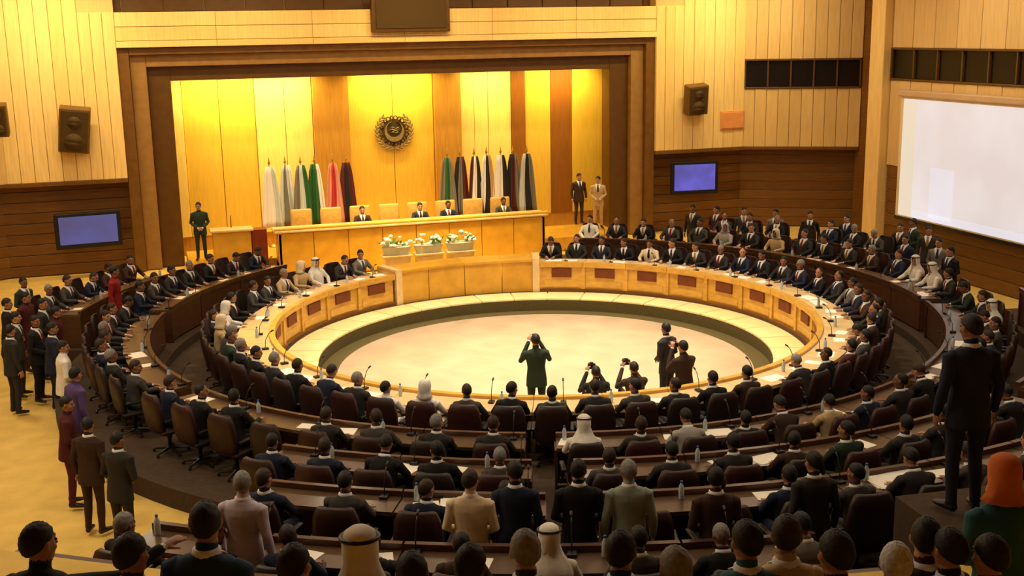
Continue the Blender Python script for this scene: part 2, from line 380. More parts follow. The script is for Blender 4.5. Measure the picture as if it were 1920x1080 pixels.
struct(MB().box(15.2, 15.6, 6.6, 11.3, 0, ZT).build('wall_return', M_DARKW)); struct(MB().box(13.4, 15.6, 6.4, 6.8, 0, ZT).build('wall_return_end', M_DARKW))

# ceiling lamps
lampm = MB().rbox(-.72, .72, -.72, .72, 0, .16, .02).mesh('lamp_housing', M_METAL)
glowm = MB().rbox(-.6, .6, -.6, .6, -.03, .02, .01).mesh('lamp_diffuser', M_LAMP)
LL = [(x, y, 'in the partly added hall grid') for x, y, _ in LAMP_SPOTS]+[(x, y, 'added over the central well') for x, y in RING_SPOTS]
for k, (x, y, wh) in enumerate(LL):
    o = thing('ceiling_light', 'square ceiling light %s, %s counted from the left aisle' % (wh, ordn(k+1)), 'light', (x, y, 9.34), 0, 'ceiling lights')
    link('lamp_housing', lampm, o); link('lamp_diffuser', glowm, o)

# ------------------------------------------------------------------ emblem on the stage wall
em = thing('wall_emblem', 'round dark bronze emblem with crescent, chain and wreath on gold panel', 'emblem', (.0, 15.10, 3.72))
RX = Matrix.Rotation(PI/2, 3, 'X')
b = MB()
for k in range(22):
    a = 2*PI*k/22; c = Vector((.44*math.cos(a), 0, .44*math.sin(a)))
    Mk = Matrix.Rotation(-a, 3, 'Y') @ (RX if k % 2 else Matrix.Rotation(.5, 3, 'X'))
    b.torus(c, .062, .02, 10, 5, Mk)
b.build('chain_ring', M_EMB, em, True)
b = MB(); b.loft([((0, .02, 0), .40, .40), ((0, -.03, 0), .40, .40)], n=40); b.build('disc', M_EMB, em)
b = MB(); n = 28                                            # crescent
outer = [(.33*math.cos(t), .33*math.sin(t)-.02) for t in [PI*.5+.45+(2*PI-.9)*i/n for i in range(n+1)]]
inner = [(.26*math.cos(t), .26*math.sin(t)+.06) for t in [PI*.5+.35+(2*PI-.7)*i/n for i in range(n+1)]]
vs = [(x, -.07, z) for x, z in outer]+[(x, -.07, z) for x, z in inner]+[(x, -.02, z) for x, z in outer]+[(x, -.02, z) for x, z in inner]
N1 = n+1; fs = []
for i in range(n): fs += [(i, i+1, N1+i+1, N1+i), (2*N1+i, 3*N1+i, 3*N1+i+1, 2*N1+i+1), (i, 2*N1+i, 2*N1+i+1, i+1), (N1+i, N1+i+1, 3*N1+i+1, 3*N1+i)]
b.add(vs, fs); b.build('crescent', M_EMBL, em)
b = MB()
for zz, wd in ((.10, .15), (.03, .18), (-.05, .13)):        # knotwork strokes inside the crescent
    b.tube([(-wd, -.06, zz), (-wd*.4, -.07, zz+.035), (wd*.3, -.07, zz-.02), (wd, -.06, zz+.03)], .016, 6)
b.build('inner_relief', M_EMBL, em, True)
leafm = MB().ell((0, 0, 0), .036, .012, .095, 8).mesh('wreath_leaf', M_EMBL, True)
for sx in (-1, 1):
    for k in range(11):
        a = -PI/2+sx*(.16+k*.235); 
        for dr, tw in ((.03, .5), (-.03, -.5)):
            o = link('wreath_leaf', leafm, em); o.location = ((.58+dr)*math.cos(a), -.02, (.58+dr)*math.sin(a)); o.rotation_euler = (0, PI/2-a-sx*(PI/2-tw*sx*sx), 0)
    
# ------------------------------------------------------------------ wall fittings
def display_box():
    o = thing('display_board', 'dark brown display board hung over the middle of the stage header', 'display', (.18, 12.85, 6.92))
    MB().rbox(-1.23, 1.23, -.12, .12, 0, 1.15, .03).build('housing', M_FRAME3, o)
    MB().rbox(-1.1, 1.1, -.15, -.11, .12, 1.05, .01).build('screen', M_GRILLE, o)
    for sx in (-.9, .9): MB().box(sx-.04, sx+.04, -.04, .04, 1.15, 2.4).build('hanger', M_METAL, o)
display_box()
def speaker(loc, wd, hg, tilt, label):
    o = thing('wall_speaker', label, 'loudspeaker', loc); o.rotation_euler = (math.radians(12), math.radians(tilt), 0)
    MB().rbox(-wd/2, wd/2, -.2, .2, -hg/2, hg/2, .03).build('cabinet', M_SPK, o)
    gr = MB().rbox(-wd/2+.06, wd/2-.06, -.225, -.195, -hg/2+.06, hg/2-.06, .01).build('grille', M_GRILLE, o)
    for z, r in ((-.25*hg, .32*wd), (.2*hg, .22*wd)):
        b = MB(); b.loft([((0, -.20, z), r, r), ((0, -.24, z), r, r), ((0, -.235, z), r*.8, r*.8), ((0, -.22, z), r*.3, r*.3)], n=20); b.build('speaker_cone', M_GRILLE, gr, True)
    MB().tube([(0, .18, 0), (0, .5, 0)], .05).build('bracket', M_METAL, o)
speaker((-9.83, 12.62, 4.36), .84, 1.3, 7, 'large brown loudspeaker on the pale panels left of the stage')
speaker((9.82, 12.62, 4.55), .74, 1.0, -4, 'smaller brown loudspeaker on the pale panels right of the stage')
speaker((-11.75, 12.0, 4.75), .5, .9, 0, 'narrow brown loudspeaker on the angled wall at the left edge')
def scr_mat(nm, c1, c2, st, sc=3):
    M = bpy.data.materials.new(nm); M.use_nodes = True; nt = M.node_tree; N = nt.nodes; L = nt.links
    b = N['Principled BSDF']; tc = N.new('ShaderNodeTexCoord'); nz = N.new('ShaderNodeTexNoise'); nz.inputs['Scale'].default_value = sc
    cr = N.new('ShaderNodeValToRGB'); cr.color_ramp.elements[0].position = .35; cr.color_ramp.elements[1].position = .65
    cr.color_ramp.elements[0].color = c1; cr.color_ramp.elements[1].color = c2
    L.new(tc.outputs['Object'], nz.inputs['Vector']); L.new(nz.outputs['Fac'], cr.inputs[0]); L.new(cr.outputs[0], b.inputs['Emission Color'])
    b.inputs['Base Color'].default_value = (.1, .1, .1, 1); b.inputs['Emission Strength'].default_value = st; b.inputs['Roughness'].default_value = .25; return M
M_BLUE = scr_mat('blue_screen', srgb(52, 60, 170), srgb(92, 92, 224), .75, 1.2); M_BLUE2 = scr_mat('blue_screen_dim', srgb(50, 64, 140), srgb(64, 84, 176), .6, 1.2)
M_PROJ = scr_mat('projected_image', srgb(232, 218, 214), srgb(242, 232, 230), .88, .5)
M_PROJ2 = scr_mat('projected_window', srgb(234, 226, 232), srgb(240, 234, 244), .9, .5)
M_PROJ3 = scr_mat('projected_strip', srgb(240, 224, 196), srgb(244, 228, 204), .85, .5)
def tv(loc, wd, hg, rz, ms, label):
    o = thing('television', label, 'television', loc, rz)
    MB().rbox(-wd/2, wd/2, -.05, .06, -hg/2, hg/2, .025).build('bezel', M_BLACK, o)
    MB().rbox(-wd/2+.12, wd/2-.12, -.058, -.048, -hg/2+.14, hg/2-.1, .003).build('screen', ms, o)
    br = MB(); br.box(-.12, .12, .06, .12, -.12, .12); br.tube([(0, .1, 0), (.1, .4, .1), (0, .779, .1)], .035); br.box(-.15, .15, .76, .779, -.1, .3); br.build('bracket', M_METAL, o)
tv((-9.72, 12.70, 1.42), 1.85, 1.05, math.radians(6), M_BLUE2, 'wide wall television with dim blue picture left of the stage')
tv((9.85, 12.70, 1.90), 1.7, 1.12, math.radians(-6), M_BLUE, 'bright blue television on the dark wall right of the stage')
sl = thing('wall_plate', 'small orange plate on the pale panels right of the loudspeaker', 'sign', (11.35, 12.9, 3.78))  # framed orange plate added over the pale panels
MB().rbox(-.42, .42, -.03, .06, -.28, .28, .02).build('plate_face', mat('orange_plate', srgb(232, 158, 92), .5, .1, 4), sl)
MB().rbox(-.46, .46, -.01, .07, -.32, .32, .02).build('plate_frame', mat('orange_frame', srgb(228, 160, 84), .5, .1, 4), sl)

# projection screen on the right wall
ps = thing('projection_screen', 'large white projection screen on the right wall', 'screen', (12.8, 2.2, .42))
MB().rbox(-.05, .05, -3.3, 3.3, 1.05, 4.48, .01).build('screen_border', mat('screen_cream', srgb(236, 214, 168), .8, .04, 3), ps)
sf = MB().rbox(-.058, -.045, -3.15, 3.15, 1.10, 4.42, .002).build('projected_image', M_PROJ, ps)
MB().rbox(-.064, -.057, 2.55, 3.15, 1.10, 4.36, .002).build('image_margin', M_PROJ3, sf)
MB().rbox(-.064, -.057, .8, 1.8, 1.2, 2.6, .002).build('image_window', M_PROJ2, sf)
MB().rbox(-.064, -.057, -3.1, 2.5, 1.10, 1.32, .002).build('image_bar', M_PROJ2, sf)
MB().rbox(-.12, .1, -3.4, 3.4, 4.48, 4.66, .03).build('roller_case', mat('screen_case', srgb(206, 172, 128), .5, .06, 4), ps)
for yy in (-3.0, 3.0): MB().box(.03, .15, yy-.05, yy+.05, 4.52, 4.62).build('bracket', M_METAL, ps)
MB().rbox(-.06, .06, -3.35, 3.35, .95, 1.06, .02).build('bottom_bar', M_METAL, ps)

# ------------------------------------------------------------------ rostrum, lectern, flags, flowers
# rostrum
ro = thing('rostrum', 'long golden wooden rostrum desk on a dais before the stage', 'rostrum', (0, 0, 0))
MB().rbox(-7.0, 6.6, 11.3, 13.45, 0, .45, .02).build('dais', M_ROST, ro)
MB().rbox(-4.5, 3.65, 10.45, 11.3, 0, .45, .02).build('dais', M_ROST, ro)
for k in range(8):
    x0 = -4.5+k*8.15/8; MB().rbox(x0+.008, x0+8.15/8-.008, 10.40, 10.47, .06, 1.30, .015).build('front_panel', M_ROST, ro)
MB().rbox(-4.5, 3.65, 10.47, 10.55, .45, 1.3, .01).build('modesty_board', M_ROST, ro)
for sx in (-4.5, 3.55): MB().rbox(sx, sx+.1, 10.40, 11.15, .1, 1.33, .01).build('end_panel', M_ROST, ro)
MB().rbox(-4.6, 3.75, 10.34, 11.2, 1.32, 1.39, .02).build('desk_top', M_DESKTOP, ro)
MB().rbox(-4.6, 3.75, 10.36, 10.52, 1.39, 1.46, .02).build('desk_ledge', M_ROST, ro)
MB().rbox(-7.0, -4.62, 10.9, 11.3, 0, .22, .015).build('step', M_ROST, ro)
lc = thing('lectern', 'golden wooden lectern with dark red side at the left end of rostrum', 'lectern', (-5.75, 11.0, .22))
MB().rbox(-.55, .52, -.25, .25, 0, 1.18, .02).build('body', M_ROST, lc)
MB().rbox(-.62, .60, -.32, .3, 1.18, 1.25, .02).build('top', M_DESKTOP, lc)
MB().rbox(.54, .98, -.22, .2, 0, 1.2, .02).build('side_cabinet', mat('lectern_red', srgb(120, 44, 16), .4, .15, 5), lc)
MB().tube([(0, .1, 1.25), (0, .1, 1.5), (0, -.02, 1.62)], .012, 6).build('microphone', M_BLACK, lc)
# high backed rostrum chairs
def high_chair(x, label):
    o = thing('armchair', label, 'chair', (x, 11.75, .45), PI, 'high backed chairs at the rostrum')
    MB().rbox(-.3, .3, -.25, .3, .38, .5, .05).build('seat', M_TANLEATHER, o, True)
    MB().rbox(-.32, .32, -.36, -.24, .45, 1.30, .05).build('backrest', M_TANLEATHER, o, True)
    for sx in (-1, 1):
        MB().rbox(sx*.31-.04, sx*.31+.04, -.25, .22, .6, .68, .02).build('armrest', M_TANLEATHER, o)
        for yy in (-.24, .22): MB().rbox(sx*.27-.03, sx*.27+.03, yy-.03, yy+.03, 0, .6 if yy > 0 else .4, .01).build('leg', M_INSET, o)
RCH = [-3.6, -2.7, -1.8, -.9, 0, .9, 1.8, 2.7]
for k, x in enumerate(RCH): high_chair(x, 'tan high backed armchair behind the rostrum, %s from its left end' % ordn(k+1))

# flags
def flag_mat(nm, cols, emb=None):
    M = bpy.data.materials.new(nm); M.use_nodes = True; nt = M.node_tree; N = nt.nodes; L = nt.links
    b = N['Principled BSDF']; b.inputs['Roughness'].default_value = .8
    tc = N.new('ShaderNodeTexCoord'); sp = N.new('ShaderNodeSeparateXYZ'); cr = N.new('ShaderNodeValToRGB'); cr.color_ramp.interpolation = 'CONSTANT'
    L.new(tc.outputs['UV'], sp.inputs[0]); L.new(sp.outputs['X'], cr.inputs[0]); L.new(cr.outputs[0], b.inputs['Base Color'])
    e = cr.color_ramp.elements
    while len(e) < len(cols): e.new(.5)
    for i, c in enumerate(cols): e[i].position = i/len(cols); e[i].color = c
    return M
RED, WHT, BLK, GRN = srgb(176, 40, 40), srgb(236, 232, 224), srgb(30, 26, 24), srgb(36, 92, 42)
LGR, MAR, PNK, GRY, TAN2 = srgb(196, 204, 200), srgb(84, 22, 26), srgb(206, 140, 116), srgb(120, 116, 100), srgb(196, 160, 100)
def flag(x, y, label, cols, top=2.55, base=.45, wd=.32):
    o = thing('flag_on_pole', label, 'flag', (x, y, base), random.uniform(-.25, .25), 'flags standing on the dais')
    MB().lathe([(.16, 0), (.16, .03), (.05, .07), (.018, .1)], n=14).build('pole_base', M_POLE, o, True)
    MB().tube([(0, 0, .08), (0, 0, top-.0)], .016, 8).build('pole', M_POLE, o)
    MB().lathe([(.01, top), (.045, top+.05), (.03, top+.09), (.012, top+.2), (.002, top+.26)], n=10).build('finial', M_POLE, o, True)
    # draped cloth: gathered folds widening downward
    n, h = 26, 9; vs = []; fs = []; uv = []; ph = random.uniform(0, 6)
    for j in range(h+1):
        v = j/h; z = top-.04-v*(top-.35)*.86
        for i in range(n+1):
            u = i/n; half = wd*(.35+.65*v**.6); xx = (u-.5)*2*half
            yy = -.06+.05*math.sin(u*15+ph)*(.4+.6*v)+.02*math.sin(u*31+ph*2)
            vs.append((xx, yy, z-.10*abs(u-.5)*v)); uv.append((min(.999, max(0, u+.10*math.sin(v*3+ph)*v)), v))
    W = n+1
    for j in range(h):
        for i in range(n): fs.append((j*W+i, j*W+i+1, (j+1)*W+i+1, (j+1)*W+i))
    me = bpy.data.meshes.new('flag_cloth'); me.from_pydata(vs, [], fs); me.materials.append(flag_mat('flag_cloth', cols))
    ul = me.uv_layers.new(name='UVMap')
    for lp in me.loops: ul.data[lp.index].uv = uv[lp.vertex_index]
    me.polygons.foreach_set('use_smooth', [True]*len(me.polygons)); c = link('flag_cloth', me, o)
    md = c.modifiers.new('thickness', 'SOLIDIFY'); md.thickness = .01
for x, y, cols, lb in ((-4.35, 13.2, [WHT, WHT, LGR], 'white and pale grey flag, leftmost of the left stage flags'),
                       (-3.85, 13.3, [LGR, GRY, LGR, WHT], 'grey and white flag, second from left on the stage'),
                       (-3.4, 13.15, [GRY, LGR, GRN], 'grey and green flag, third from left on the stage'),
                       (-2.95, 13.3, [GRN, GRN, WHT], 'green flag with white edge left of the pink flag'),
                       (-2.4, 13.2, [PNK, RED, PNK], 'pink and red flag on a tall pole left of the emblem'),
                       (-1.95, 13.3, [MAR, BLK, MAR], 'dark maroon flag nearest the emblem on its left'),
                       (1.3, 13.2, [GRY, GRN, GRY], 'grey green flag nearest the emblem on its right'),
                       (1.75, 13.3, [BLK, GRY, MAR], 'black and grey flag, second to the right of the emblem'),
                       (2.2, 13.2, [MAR, WHT, BLK], 'maroon, white and black flag, third right of the emblem'),
                       (2.65, 13.3, [WHT, BLK, TAN2], 'white, black and tan flag, fourth right of the emblem'),
                       (3.1, 13.2, [WHT, WHT, BLK], 'mostly white flag with black edge right of the emblem'),
                       (3.55, 13.3, [BLK, MAR, GRY], 'black and maroon flag, sixth right of the emblem'),
                       (4.0, 13.2, [LGR, BLK, GRY], 'pale and black flag, rightmost of the stage flags')):
    flag(x, y, lb, cols)

# flower arrangements
petm = MB().ell((0, 0, 0), .06, .06, .045, 8).mesh('bloom', M_PETAL, True)
lb_ = MB(); lb_.add([(0, 0, 0), (.045, .1, .03), (0, .26, .0), (-.045, .1, .03), (0, .1, -.012)], [(0, 1, 2, 3), (0, 3, 4), (3, 2, 4), (2, 1, 4), (1, 0, 4)])
leafm2 = lb_.mesh('leaf', M_LEAF)
def flowers(loc, wd, label, nb=16, nl=16, hg=.3):
    o = thing('flower_arrangement', label, 'flowers', loc)
    MB().loft([((0, 0, 0), wd*.4, .16), ((0, 0, .2), wd*.48, .2), ((0, 0, .24), wd*.5, .21)], n=18).build('planter', M_POT, o)
    for k in range(nl):
        q = link('leaf', leafm2, o); a = random.uniform(0, 2*PI); q.location = (random.uniform(-.4, .4)*wd, random.uniform(-.1, .1), .24)
        q.rotation_euler = (random.uniform(.2, 1.1), 0, a); q.scale = (1.2,)*3
    for k in range(nb):
        q = link('bloom', petm, o); u = random.uniform(-.5, .5); q.location = (u*wd, random.uniform(-.16, .16), .27+random.uniform(.0, hg)*(1-abs(u)))
        s_ = random.uniform(.8, 1.35); q.scale = (s_, s_, s_)
for k, (x, lb) in enumerate(((-1.3, 'white flowers in pale planter before the rostrum, left of three'), (-.35, 'white flowers in pale planter before the rostrum, middle of three'),
                             (.6, 'white flowers in pale planter before the rostrum, right of three'))):
    st = thing('plant_stand', ['pale plinth under the left rostrum flowers', 'pale plinth under the middle rostrum flowers', 'pale plinth under the right rostrum flowers'][k], 'plinth', (x, 9.2, .0))
    MB().rbox(-.38, .38, -.18, .18, 0, .62, .02).build('plinth_body', M_DESKTOP, st); MB().rbox(-.44, .44, -.22, .22, .62, .68, .015).build('plinth_top', M_DESKTOP, st)
    flowers((x, 9.2, .68), .9, lb, 20, 12)
flowers((-6.1, 8.9, .0), 1.0, 'leafy arrangement of pale flowers on the floor left of rostrum', 10, 40, .6)
flowers((-5.2, 9.6, .0), .8, 'smaller leafy flower arrangement on the floor below the lectern', 8, 34, .6)

# ------------------------------------------------------------------ round table
ZR = .115; TOP = .86
rt = thing('round_table', 'large ring shaped golden wooden conference table around the carpeted well', 'table', (0, 0, ZR))
HEAD = (72.0, 112.0); NB = 28; BA = 320.0/NB
insm = None
def curved(parent, nm, R0, R1, z0, z1, a0, a1, mtl, n=4): return MB().arc(R0, R1, z0-ZR, z1-ZR, a0, a1, n).build(nm, mtl, parent)
for k in range(NB):
    c = 72-BA*(k+.5); a0, a1 = c-BA/2, c+BA/2
    curved(rt, 'table_top', 5.82, 6.5, TOP-.06, TOP, a0+.06, a1-.06, M_DESKTOP)
    curved(rt, 'top_rail', 5.74, 5.86, TOP-.08, TOP+.05, a0+.06, a1-.06, M_DESK)
    p = curved(rt, 'front_panel', 5.80, 5.86, ZR+.08, TOP-.08, a0+.5, a1-.5, M_DESK)
    MB().arc(5.765, 5.80, TOP-.36-ZR, TOP-.12-ZR, c-2.6, c+2.6, 3).build('dark_inset', M_INSET, p)
    MB().arc(5.785, 5.80, .12, TOP-.46-ZR, a0+1.2, a1-1.2, 3).build('raised_field', M_DESK, p)
    curved(rt, 'post', 5.76, 5.88, ZR+.0, TOP-.06, a1-.5, a1+.5, M_DESK, 1)
    curved(rt, 'plinth', 5.74, 5.9, ZR, ZR+.08, a0, a1, M_DARKW)
    curved(rt, 'support', 5.86, 6.35, ZR, TOP-.06, a1-.35, a1+.35, M_DESK, 1)
hd = thing('head_desk', 'taller golden curved head desk closing the ring table before the rostrum', 'desk', (0, 0, ZR))
for k in range(4):
    a0, a1 = 72+k*10, 82+k*10
    curved(hd, 'front_panel', 5.80, 5.9, ZR, TOP+.06, a0+.1, a1-.1, M_ROST)
    curved(hd, 'desk_top', 5.76, 6.6, TOP+.06, TOP+.12, a0+.03, a1-.03, M_ROST)
for a in (73.0, 111.0): curved(hd, 'end_post', 5.72, 6.6, ZR, TOP+.16, a-.9, a+.9, M_DESKTOP, 2)

# ------------------------------------------------------------------ row desks
def row_desk(R, z, a0, a1, label):
    o = thing('row_desk', label, 'desk', (0, 0, z), 0, 'curved desks of the outer rows')
    n = max(1, round((a1-a0)*PI/180*R/1.45)); s = (a1-a0)/n
    for k in range(n):
        b0, b1 = a0+k*s, a0+(k+1)*s
        MB().arc(R, R+.5, .70, .75, b0+.05, b1-.05, 4).build('desk_top', M_ROWTOP, o)
        MB().arc(R+.03, R+.07, .04, .70, b0+.1, b1-.1, 4).build('front_panel', M_ROW, o)
        MB().arc(R-.02, R+.05, .75, .82, b0+.05, b1-.05, 4).build('top_rail', M_ROW, o)
        MB().arc(R+.07, R+.45, 0, .70, b0-.12, b0+.12, 1).build('support', M_ROW, o)
    MB().arc(R+.0, R+.48, 0, .70, a1-.3, a1, 1).build('end_panel', M_ROW, o)
ROWS = {2: (8.2, .30, 9.06), 3: (10.1, .60, 10.96), 4: (11.95, .90, 12.81), 5: (13.98, 1.2, 14.84)}
SEG2 = [(125, 160, 'second row desk curving along the left side near the stage'), (163, 203, 'second row desk along the left, beside the khaki aisle'),
        (206, 249, 'second row desk at the near left of the ring table'), (252, 296, 'second row desk at the near side, middle of the picture'),
        (299, 341, 'second row desk at the near right of the ring table'), (344, 425, 'second row desk curving along the right side up to the stage')]
SEG3 = [(139, 162, 'short third row desk at the far left', .3), (230, 250, 'third row desk at the near left behind the second row'), (253, 295, 'third row desk across the near middle'),
        (298, 340, 'third row desk at the near right'), (374, 404, 'third row desk at the far right before the angled wall', .3)]
SEG4 = [(235, 251, 'fourth row desk at the near left below the gallery'), (254, 294, 'fourth row desk across the bottom of the picture'), (297, 328, 'fourth row desk at the lower right')]
SEG5 = [(234, 262, 'fifth row desk at the bottom of the picture before the gallery')]
for r, SG in ((2, SEG2), (3, SEG3), (4, SEG4), (5, SEG5)):
    for a0, a1, lb, *zz in SG: row_desk(ROWS[r][0], zz[0] if zz else ROWS[r][1], a0, a1, lb)

# ------------------------------------------------------------------ people
TF = .93
TORSO = [(-.07, .15, .105, 0), (-.02, .176, .128, 0), (.08, .172, .124, .0), (.19, .165, .118, .005), (.31, .184, .126, .01), (.41, .198, .126, .005), (.475, .196, .108, 0), (.525, .14, .082, 0), (.545, .078, .064, .005)]
V = Vector
class Fig:
    def __init__(s): s.mb = MB(); s.seg = []
    def limb(s, rings, mi, side=(1, 0, 0), n=12):
        rings = [(V(p), a, b) for p, a, b in rings]
        s.mb.loft(rings, side, n)
        for (p, a, b), (q, c, d) in zip(rings, rings[1:]): s.seg.append((p, q, (a+b)/2, (c+d)/2, mi))
    def ball(s, c, rx, ry, rz, mi, M=None):
        c = V(c); s.mb.ell(c, rx, ry, rz, 12, M); s.seg.append((c, c+V((0, 0, 1e-4)), (rx+ry+rz)/3, (rx+ry+rz)/3, mi))
    def hand(s, W, d, n, sd, curl=.5):
        W = V(W); d = V(d).normalized(); n = V(n); n = (n-d*n.dot(d)).normalized(); q = d.cross(n)*sd     # q points to the thumb side
        s.limb([(W-d*.02, .026, .020), (W+d*.02, .034, .018), (W+d*.055, .041, .017), (W+d*.09, .040, .014)], 0, q, 10)
        for i, ln in enumerate((.068, .078, .072, .056)):
            b = W+d*.082+q*(.032-.0215*i); dd = (d+q*(.10-.07*i)).normalized(); pts = [(b, .0098, .0098)]
            for k, f in enumerate((.45, .32, .23)):
                dd = (dd*math.cos(curl*.55)-n*math.sin(curl*.55)).normalized(); b = b+dd*ln*f; pts.append((b, .0095-.001*k, .0095-.001*k))
            s.limb(pts, 0, q, 8)
        b = W+d*.025+q*.034; pts = [(b, .013, .013)]
        for dd, ln in (((d*.6+q*.75-n*.15).normalized(), .036), ((d*.85+q*.35-n*.3).normalized(), .03)): b = b+dd*ln; pts.append((b, .0105, .0105))
        s.limb(pts, 0, n, 8)
SKIN, COAT, LEGS, CUFF, SHOE, LIP = range(6)
FIGMATS = [M_SKIN, M_CLOTH, M_CLOTH, M_SHIRT, M_SHOE, M_LIP]
def torso_pt(T, t, ang, off=0):
    """point on the torso surface at ring parameter t and angle from the front"""
    i = min(int(t), len(TORSO)-2); f = t-i; A, B = TORSO[i], TORSO[i+1]
    h, a, b, o = [A[k]*(1-f)+B[k]*f for k in range(4)]
    return T @ V(((a+off)*math.sin(ang), o+(b+off)*math.cos(ang), h*TF))
def patch(T, rows, off, n=6):
    """rows of (t, half-angle): a curved patch on the chest, closed at the back"""
    mb = MB(); vs = []; fs = []; W = n+1
    for o in (off, off-.02):
        for t, ha in rows: vs += [torso_pt(T, t, -ha+2*ha*i/n, o) for i in range(W)]
    R_ = len(rows); h = R_*W
    for j in range(R_-1):
        for i in range(n): fs += [(j*W+i, j*W+i+1, (j+1)*W+i+1, (j+1)*W+i), (h+j*W+i, h+(j+1)*W+i, h+(j+1)*W+i+1, h+j*W+i+1)]
    for j in range(R_-1):
        for i in (0, n): fs.append((j*W+i, (j+1)*W+i, h+(j+1)*W+i, h+j*W+i))
    for i in range(n):
        for j in (0, R_-1): fs.append((j*W+i, j*W+i+1, h+j*W+i+1, h+j*W+i))
    return mb.add(vs, fs)
def cap_shell(Mh, fn, rad, c, n=44, k=16):
    """hair: a cap on the skull reaching down to elevation fn(az), tucked into the skin along its edge"""
    mb = MB(); vs = []; fs = []
    for j in range(k+1):
        for i in range(n):
            az = 2*PI*i/n; lo = fn(az); el = PI/2+(lo-PI/2)*j/k
            e = 1 if j < k else .86
            wv = 1+.018*math.sin(az*7+j*1.3)+.014*math.sin(az*17-j*2.1)+.01*math.sin(j*3.7)
            vs.append(Mh @ (V(c)+V((rad[0]*math.cos(el)*math.sin(az), rad[1]*math.cos(el)*math.cos(az), rad[2]*math.sin(el)))*e*wv))
    for j in range(k):
        for i in range(n): fs.append((j*n+i, j*n+(i+1) % n, (j+1)*n+(i+1) % n, (j+1)*n+i))
    fs.append(tuple(reversed([k*n+i for i in range(n)])))
    return mb.add(vs, fs)
def scarf_shell(Mh, long=True):
    mb = MB(); vs = []; fs = []; n = 22
    lv = [(.288, .013, .0), (.283, .055, -.0), (.258, .092, -.0), (.21, .108, -.0), (.15, .108, -.005), (.10, .104, -.01), (.05, .11, -.02), (0, .135, -.03)]
    if long: lv += [(-.06, .18, -.04), (-.13, .205, -.05), (-.22, .20, -.07)]
    for o in (0, -.012):
        for j, (z, r, oy) in enumerate(lv):
            gap = 0 if j < 3 else (.62 if z > .03 else (.35 if long else .05))
            for i in range(n+1):
                az = gap+(2*PI-2*gap)*i/n; rr = r+o+(.008*math.sin(i*2.3) if j > 5 else 0)
                vs.append(Mh @ V((rr*math.sin(az)*(.92 if j < 6 else 1), oy+rr*math.cos(az)*(1.08 if j < 6 else .82), z+o*.5)))
    W = n+1; h = len(lv)*W
    for j in range(len(lv)-1):
        for i in range(n):
            q = (j*W+i, j*W+i+1, (j+1)*W+i+1, (j+1)*W+i); fs += [q, tuple(reversed([x+h for x in q]))]
        for i in (0, n): fs.append((j*W+i, (j+1)*W+i, h+(j+1)*W+i, h+j*W+i))
    for i in range(n): fs += [((len(lv)-1)*W+i, (len(lv)-1)*W+i+1, h+(len(lv)-1)*W+i+1, h+(len(lv)-1)*W+i)]
    fs.append(tuple(range(W-1)))
    return mb.add(vs, fs)
